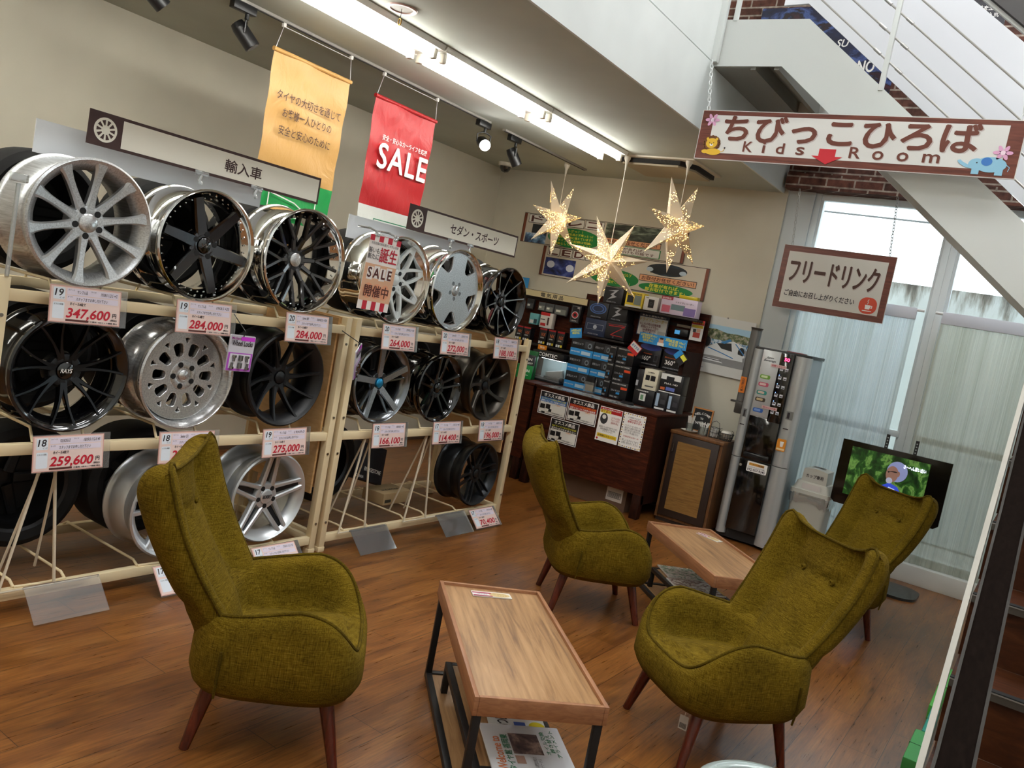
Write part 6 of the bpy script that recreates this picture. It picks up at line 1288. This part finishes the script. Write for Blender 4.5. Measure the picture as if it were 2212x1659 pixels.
t = thing('saucer_tray', 'small white saucer under the glass of straws', 'saucer', (-2.46, 6.54, Z)); G().lathe([(0, 0), (.003, .05), (.012, .068), (.016, .07), (.014, .066), (.006, .05), (.006, 0)], M('#d6d2c8', 0.25), 32).done('dish', t)
GLS = clear('jar_glass', '#eef4f2', 0.3, 0.08); PAPW = M('#dcdad4', 0.7)
t = thing('straw_glass', 'glass of paper-wrapped sticks standing on the saucer', 'glass', (-2.46, 6.54, Z+.0065)); G().lathe([(0, 0), (0, .028), (.07, .034), (.07, .031), (.004, .025), (.004, 0)], GLS, 28).done('glass', t)
for k in range(9): a = k*2.4; G().cyl((.012*math.cos(a), .012*math.sin(a), .006), (.026*math.cos(a), .026*math.sin(a), .115+.01*(k % 3)), .0045, PAPW, seg=8).done('paper_stick', t)
t = thing('chalkboard', 'little wood-framed chalkboard reading WELCOME TO', 'chalkboard', mat=face_mat((-2.425, 6.68, Z+.105), '-y', -.1)); OK_ = M('#b5793f', 0.5); w, h = .088, .1
G().bx(-w+.01, w-.01, -h+.01, h-.01, -.006, .0, M('#1f1f1f', 0.8)).done('slate', t)
for a, b, c_, e in ((-w, -h, w, -h+.012), (-w, h-.012, w, h), (-w, -h+.012, -w+.012, h-.012), (w-.012, -h+.012, w, h-.012)): G().bx(a, c_, b, e, -.008, .004, OK_).done('frame_bar', t)
for k, c_ in enumerate('WELCOME'): a = (k-3)*.26; text(c_, .085*math.sin(a), .055*math.cos(a)+.0, .016, .018, PW, t, .002, .03, rot=-a*.9)
text('TO', 0, .012, .026, .016, PW, t, .002, .03); text('TAIYAKAN', 0, -.028, .11, .02, PW, t, .002, .03)
t = thing('spoon_jar', 'glass jar of white plastic spoons', 'jar', (-2.345, 6.55, Z)); G().lathe([(0, 0), (0, .04), (.07, .042), (.07, .039), (.004, .037), (.004, 0)], GLS, 28).done('jar', t)
for k in range(12): a = k*2.4; G().tube([(.02*math.cos(a), .02*math.sin(a), .008), (.03*math.cos(a), .03*math.sin(a), .07), (.042*math.cos(a), .042*math.sin(a), .105)], .0035, M('#dfe0da', 0.4), 6).done('spoon', t)
t = thing('creamer_basket', 'wire basket of round white creamer cups', 'basket', (-2.255, 6.56, Z)); WR = M('#2a2a2a', 0.4, 0.6)
for z in (.004, .045, .085): G().tube([(.038*math.cos(a), .038*math.sin(a), z) for a in [2*PI*k/24 for k in range(24)]], .002, WR, 6, True).done('wire_ring', t)
for k in range(8): a = 2*PI*k/8; G().tube([(.038*math.cos(a), .038*math.sin(a), .004), (.038*math.cos(a), .038*math.sin(a), .085)], .0015, WR, 5).done('upright_wire', t)
G().tube([(-.038, 0, .085), (-.03, 0, .125), (0, 0, .14), (.03, 0, .125), (.038, 0, .085)], .002, WR, 6).done('handle', t)
for k, (x, y, z) in enumerate([(.018*math.cos(a), .018*math.sin(a), .022+.026*l) for l in range(3) for a in [2*PI*q/4+l*.6 for q in range(4)]]):
    c_ = thing('creamer_cup', 'round white creamer cup in the wire basket', 'creamer', (-2.255+x, 6.56+y, Z+z-.012), 0, 'creamer cups in the basket'); G().lathe([(0, 0), (0, .009), (.018, .0135), (.02, .0145), (.021, .0), ], M('#e2e2df', 0.35), 16).done('cup', c_)
t = thing('bread_basket', 'dark oval wire basket holding a white cloth', 'basket', (-2.160, 6.575, Z))
for z, s_ in ((.004, .8), (.03, .9), (.06, 1.0)): G().tube([(.062*s_*math.cos(a), .05*s_*math.sin(a), z) for a in [2*PI*k/28 for k in range(28)]], .0028, WR, 6, True).done('wire_ring', t)
for k in range(18): a = 2*PI*k/18; G().tube([(.05*math.cos(a), .04*math.sin(a), .004), (.062*math.cos(a), .05*math.sin(a), .06)], .0018, WR, 5).done('upright_wire', t)
G().lathe([(.02, .02), (.06, .045), (.078, .03), (.082, 0)], M('#d8d4cb', 0.8), 20).done('cloth', t)
G().tube([(-.06, 0, .06), (-.055, 0, .085), (-.04, 0, .09)], .002, WR, 6).done('handle', t); G().tube([(.06, 0, .06), (.055, 0, .085), (.04, 0, .09)], .002, WR, 6).done('handle', t)

# ---------------------------------------------------------------- drink machine
t = thing('drink_machine', 'tall silver and black cup drink machine with drink buttons', 'drink machine', (-1.845, 6.50, 0)); MS = M('#c3c7c8', 0.32, 0.5); MSD = M('#a3adb2', 0.4, 0.3); MB = M('#0a0a0b', 0.12, coat=0.8); MP = M('#b9bcbd', 0.35, 0.3)
G().bx(-.205, .215, .05, .42, .09, 1.535, MSD, .006).done('cabinet', t); G().bx(-.215, .22, .04, .43, 0.02, .09, M('#131314', 0.5)).done('plinth', t)
def halfcol(x0, x1, z0, z1, nm):
    n = 12; p = [(x0+(x1-x0)*k/n, .05-.055*math.sin(PI*(.12+.76*k/n))) for k in range(n+1)]+[(x1, .06), (x0, .06)]
    g = G(); g.prism(p[::-1], z0, z1, MS, False); return g.done(nm, t, sharp=50)
halfcol(-.222, -.14, .05, .672, 'left_column'); halfcol(-.222, -.14, .678, 1.54, 'left_column'); halfcol(.10, .228, .03, .672, 'right_column'); halfcol(.10, .228, .678, 1.54, 'right_column')
G().bx(-.14, .10, .0, .05, .10, .668, MB, .004).done('lower_door', t); G().bx(-.14, .10, .0, .05, .678, 1.02, MB, .004).done('cup_bay', t); G().bx(-.12, .08, -.02, .02, .69, .73, M('#1c1d1f', 0.2), .006).done('drip_tray', t)
G().bx(-.14, .0, .0, .05, 1.02, 1.545, MP, .003).done('label_panel', t); G().bx(.0, .10, -.004, .05, 1.0, 1.545, MB, .004).done('button_panel', t); G().bx(-.215, .225, .03, .43, 1.536, 1.56, M('#1a1a1b', 0.4), .004).done('lid', t)
def flat(fn, nm, y=-.0005, par=None):
    g = G(); fn(g); o = g.done(nm, par or t); o.matrix_local = Matrix.Translation((0, y, 0)) @ Matrix.Rotation(PI/2, 4, 'X'); return o
def ftxt(s_, x, z, w_, h_, m_, y=-.002, nm='lettering', par=None, sh=0):
    o = text(s_, 0, 0, w_, h_, m_, par or t, 0, .02, sh, nm, res=2); o.matrix_local = Matrix.Translation((x, y, z)) @ Matrix.Rotation(PI/2, 4, 'X'); return o
for z, cols in ((1.335, ('#6fa03a', '#c9d9a8')), (1.275, ('#c4566e', '#e2c4c0')), (1.21, ('#2f8f86', '#d9c2b4')), (1.155, ('#3a2f22', '#c9b48a')), (1.07, ('#2f62b4', '#7ea3dc'))):
    flat(lambda g: (g.poly(rrect(-.125, z-.016, -.045, z+.016, .012), .0, M(cols[0], 0.35)), g.poly(rrect(-.115, z-.008, -.065, z+.010, .006), .0006, M(cols[1], 0.35))), 'drink_label', -.0008)
for k in range(6):
    z = 1.42-.068*k
    flat(lambda g: (g.rect(.015, z-.014, .04, z+.010, 0, M('#d9dbe6', 0.3)), g.rect(.055, z-.014, .08, z+.010, 0, M('#d9dbe6', 0.3)), g.rect(.018, z-.002, .037, z+.006, .0006, INK), g.rect(.058, z-.01, .077, z-.002, .0006, INK)), 'drink_button', -.0048)
    flat(lambda g: g.disc(.02, z+.018, .003, 0, M('#6a8cff', 0.3, emit=3), seg=10), 'button_lamp', -.005)
flat(lambda g: g.rect(.02, 1.478, .085, 1.515, 0, M('#171012', 0.2)), 'price_display', -.005); ftxt('50', .055, 1.497, .04, .026, M('#ff2a4a', 0.4, emit=6), -.0062)
ftxt('Japan\nBeverage', -.075, 1.475, .095, .045, M('#3c3a40', 0.4), -.0015, sh=.4)
for z, s_ in ((1.435, '砂糖・ミルク'), (1.105, '取出口注意')): flat(lambda g: g.rect(-.06, z-.012, .06, z+.012, 0, M('#d9b8b8', 0.4)), 'red_strip_label', -.0055); ftxt(s_, 0, z, .1, .014, M('#b02a3a', 0.4), -.0068)
flat(lambda g: (g.poly(rrect(-.075, .585, .085, .665, .008), 0, PW), g.rect(-.06, .635, .06, .655, .0006, M('#e0a040', 0.4))), 'phone_label', -.0012); ftxt('フリーダイヤル 故障連絡先', .0, .645, .12, .014, INK, -.0026); ftxt('ジャパンビバレッジ 九州', .0, .622, .13, .012, INK, -.0026); ftxt('092-957-9345', .003, .602, .14, .020, INK, -.0026)
flat(lambda g: (g.poly(rrect(.115, .80, .185, .895, .01), 0, M('#d98a22', 0.4)), g.poly([(.138, .875), (.168, .875), (.163, .835), (.143, .835)][::-1], .0006, PW), g.rect(.12, .808, .18, .822, .0006, M('#f2d9a8', 0.4))), 'orange_cup_sticker', -.008)
flat(lambda g: (g.rect(.135, 1.05, .19, 1.115, 0, M('#8f9496', 0.3, 0.8)), g.rect(.145, 1.058, .165, 1.105, .0006, INK)), 'coin_slot', -.007); flat(lambda g: g.rect(.135, .972, .175, .98, 0, INK), 'slot', -.007); flat(lambda g: (g.rect(-.195, .995, -.165, 1.06, 0, M('#8f9496', 0.3, 0.8)), g.rect(-.188, 1.0, -.176, 1.05, .0006, INK)), 'left_slot', -.007); flat(lambda g: g.rect(-.2, .93, -.165, .938, 0, INK), 'slot', -.007)
G().cyl((-.125, -.003, .62), (-.125, .002, .62), .011, M('#b9bcbd', 0.25, 0.9), seg=16).done('lock', t); G().cyl((.205, -.005, .055), (.205, .03, .055), .012, M('#2b2b2d', 0.3), seg=14).done('caster', t)
for k, (x0, x1, y, z, col, lb) in enumerate(((-2.0, -1.84, 6.60, 1.5605, '#cfd1d0', 'pale leaflet lying on the left of the drink machine lid'), (-1.83, -1.70, 6.58, 1.5605, '#8d2f38', 'dark red leaflet lying on the right of the drink machine lid'), (-1.86, -1.74, 6.70, 1.5605, '#c5d2cf', 'pale green leaflet lying at the back of the drink machine lid'))):
    tag(G().bx(x0, x1, y, y+.1, z, z+.006, M(col, 0.4)).done('lid_leaflet'), lb, 'leaflet')
# cup dispenser tube
t = thing('cup_dispenser', 'smoky upright cup tube dispenser hung between calendar and drink machine', 'dispenser', (-2.11, 6.62, 0)); SMT = clear('smoky_tube', '#7d7164', 0.2, 0.12)
G().lathe([(1.10, .042), (1.69, .042)], SMT, 28).done('tube', t); G().lathe([(1.68, .043), (1.695, .046), (1.70, .05), (1.70, 0)], M('#4a443e', 0.3), 28).done('rim_cap', t); G().lathe([(1.14, .0), (1.14, .034), (1.42, .034), (1.42, 0)], M('#8a6a44', 0.6), 24).done('cup_stack', t)
G().bx(-.04, .03, -.03, .05, 1.0, 1.10, M('#3a3733', 0.4), .01).done('base', t); G().bx(-.085, -.03, -.02, .02, 1.085, 1.10, M('#3a3733', 0.4), .004).done('lever', t); G().bx(-.03, .03, .04, .475, 1.01, 1.06, M('#3a3733', 0.4)).done('bracket', t)
flat(lambda g: g.poly(rrect(-.03, 1.17, .02, 1.30, .008), 0, M('#dd7a22', 0.4)), 'orange_sticker', -.046)
o = text('紙コップ取出口', 0, 0, .1, .022, INK, t, 0, .02); o.matrix_local = Matrix.Translation((-.005, -.048, 1.235)) @ Matrix.Rotation(PI/2, 4, 'X') @ Matrix.Rotation(PI/2, 4, 'Z')

# ---------------------------------------------------------------- bin
t = thing('cup_bin', 'pale grey cup bin with a plastic bag folded over its rim', 'bin', (-1.445, 6.78, 0)); BN = M('#b9b8ae', 0.5); BL = M('#c9c8be', 0.45)
def taper(x0, x1, z0, z1, s_, y0, y1, m, nm):
    g = G(); cx_, cy_ = (x0+x1)/2, (y0+y1)/2; lo = rrect(x0, y0, x1, y1, .03); hi = [(cx_+(p[0]-cx_)*s_, cy_+(p[1]-cy_)*s_) for p in lo]; n = len(lo)
    vs = [(p[0], p[1], z0) for p in lo]+[(p[0], p[1], z1) for p in hi]
    g.add(vs, [[k, (k+1) % n, n+(k+1) % n, n+k] for k in range(n)]+[list(range(n))[::-1], list(range(n, 2*n))], m, False); return g.done(nm, t)
taper(-.125, .125, 0, .50, 1.16, -.11, .11, BN, 'bucket'); taper(-.152, .152, .50, .535, 1.0, -.135, .135, BL, 'lid_rim'); taper(-.14, .14, .535, .60, .86, -.12, .12, BL, 'lid_slope')
g = G(); g.prism([(-.09, .60), (.10, .60), (.095, .70), (.0, .715), (-.085, .70)][::-1], -.10, .10, BL); g.tf(Matrix(((1, 0, 0, 0), (0, 0, 1, 0), (0, 1, 0, 0), (0, 0, 0, 1)))); g.done('hood', t)
g = G(); g.disc(.0, 0.02, .055, .7165, M('#5c5a55', 0.6), ry=.03); g.done('cup_hole', t); ftxt('カップ専用', .005, .65, .13, .03, INK, -.102); flat(lambda g: g.rect(-.07, .545, .07, .59, 0, M('#d6cfcb', 0.5)), 'notice_sticker', -.121)
BAG = clear('bag_film', '#e8ecec', 0.9, 0.22); g = G(); vs = []; n = 72
for k in range(n):
    a = 2*PI*k/n; c_, s_ = math.cos(a), math.sin(a); ex = .158*math.copysign(abs(c_)**.35, c_); ey = .141*math.copysign(abs(s_)**.35, s_); w_ = .006*math.sin(k*2.7)
    vs += [(ex*1.0, ey*1.0, .508), (ex*(1.02+w_), ey*(1.02+w_), .47), (ex*(.99-w_), ey*(.99-w_), .43+.012*math.sin(k*1.3)+.01*math.sin(k*.5))]
g.add(vs, [[3*k+i, 3*((k+1) % n)+i, 3*((k+1) % n)+i+1, 3*k+i+1] for k in range(n) for i in (0, 1)], BAG, True); g.done('bag', t, fix=False)

# ---------------------------------------------------------------- television
t = thing('television', 'flat black television on a floor stand in front of the window sheets', 'television', (-.912, 6.66, 0)); TVB = M('#08080a', 0.15, coat=0.6); TVS = M('#151516', 0.4)
w, h = .375, .243; pts = [(-w, .757-h+.025), (-w+.03, .757-h), (w-.03, .757-h), (w, .757-h+.025), (w, .757+h), (-w, .757+h)]
g = G(); g.prism(pts[::-1], -.03, .02, TVB); g.tf(Matrix(((1, 0, 0, 0), (0, 0, 1, 0), (0, 1, 0, 0), (0, 0, 0, 1)))); g.done('housing', t)
flat(lambda g: g.rect(-.30, .765-.17, .24, .765+.195, 0, photo('garden_screen', [(.25, '#050d05'), (.42, '#0e260c'), (.52, '#1f4416'), (.6, '#5a7f3c'), (.72, '#10240e'), (.85, '#a0aa70')], (14, 10, 1), 3, 0.3, 5, 0.35)), 'screen', -.0312)
SK = M('#8f6a5c', 0.4, emit=.2); HR2 = M('#8089b4', 0.4, emit=.25); JK = M('#2a3fae', 0.4, emit=.4); TS = M('#b9c4ea', 0.4, emit=.3)
flat(lambda g: (g.poly([(-.12, .60), (.11, .60), (.10, .68), (.06, .74), (.0, .76), (-.06, .72), (-.11, .66)], .0004, JK), g.poly([(-.03, .60), (.03, .60), (.045, .72), (.0, .73)], .0008, TS), g.disc(.035, .85, .07, .0010, HR2, ry=.075), g.disc(.005, .825, .042, .0014, SK, ry=.06), g.disc(-.005, .775, .022, .0018, M('#a9afc6', 0.4, emit=.2), ry=.022), g.poly([(-.036, .84), (.02, .85), (.05, .845), (.02, .84)], .0018, INK), g.disc(.045, .835, .012, .0018, SK, ry=.02), g.disc(-.02, .836, .006, .002, INK, seg=8)), 'screen_person', -.0318)
ftxt('さ〜へん思い出い', .145, .90, .15, .03, M('#e8ecff', 0.4, emit=.9), -.0345)
for x in (-.085, .115):
    g = G(); g.bx(x-.012, x+.012, .022, .03, .40, 1.10, TVS); [g.bx(x-.005, x+.005, .0215, .0222, 1.005+.022*k, 1.015+.022*k, M('#9fa5a5', 0.6)) for k in range(4)]; g.done('bracket_rail', t)
G().bx(-.03, .06, .03, .07, .06, .95, TVS, .006).done('column', t); g = G(); g.prism(rrect(-.2, -.27, .36, .14, .13, 8), 0, .018, M('#1b1d1e', 0.3)); g.done('base_plate', t); G().bx(-.05, .08, .0, .1, .018, .06, TVS, .006).done('column_foot', t)
G().bx(-.12, .16, .03, .05, .62, .9, TVS).done('mount_plate', t)
# wheels' shared pieces are placed; drop the loose originals
for o in PROTO: bpy.data.objects.remove(o)
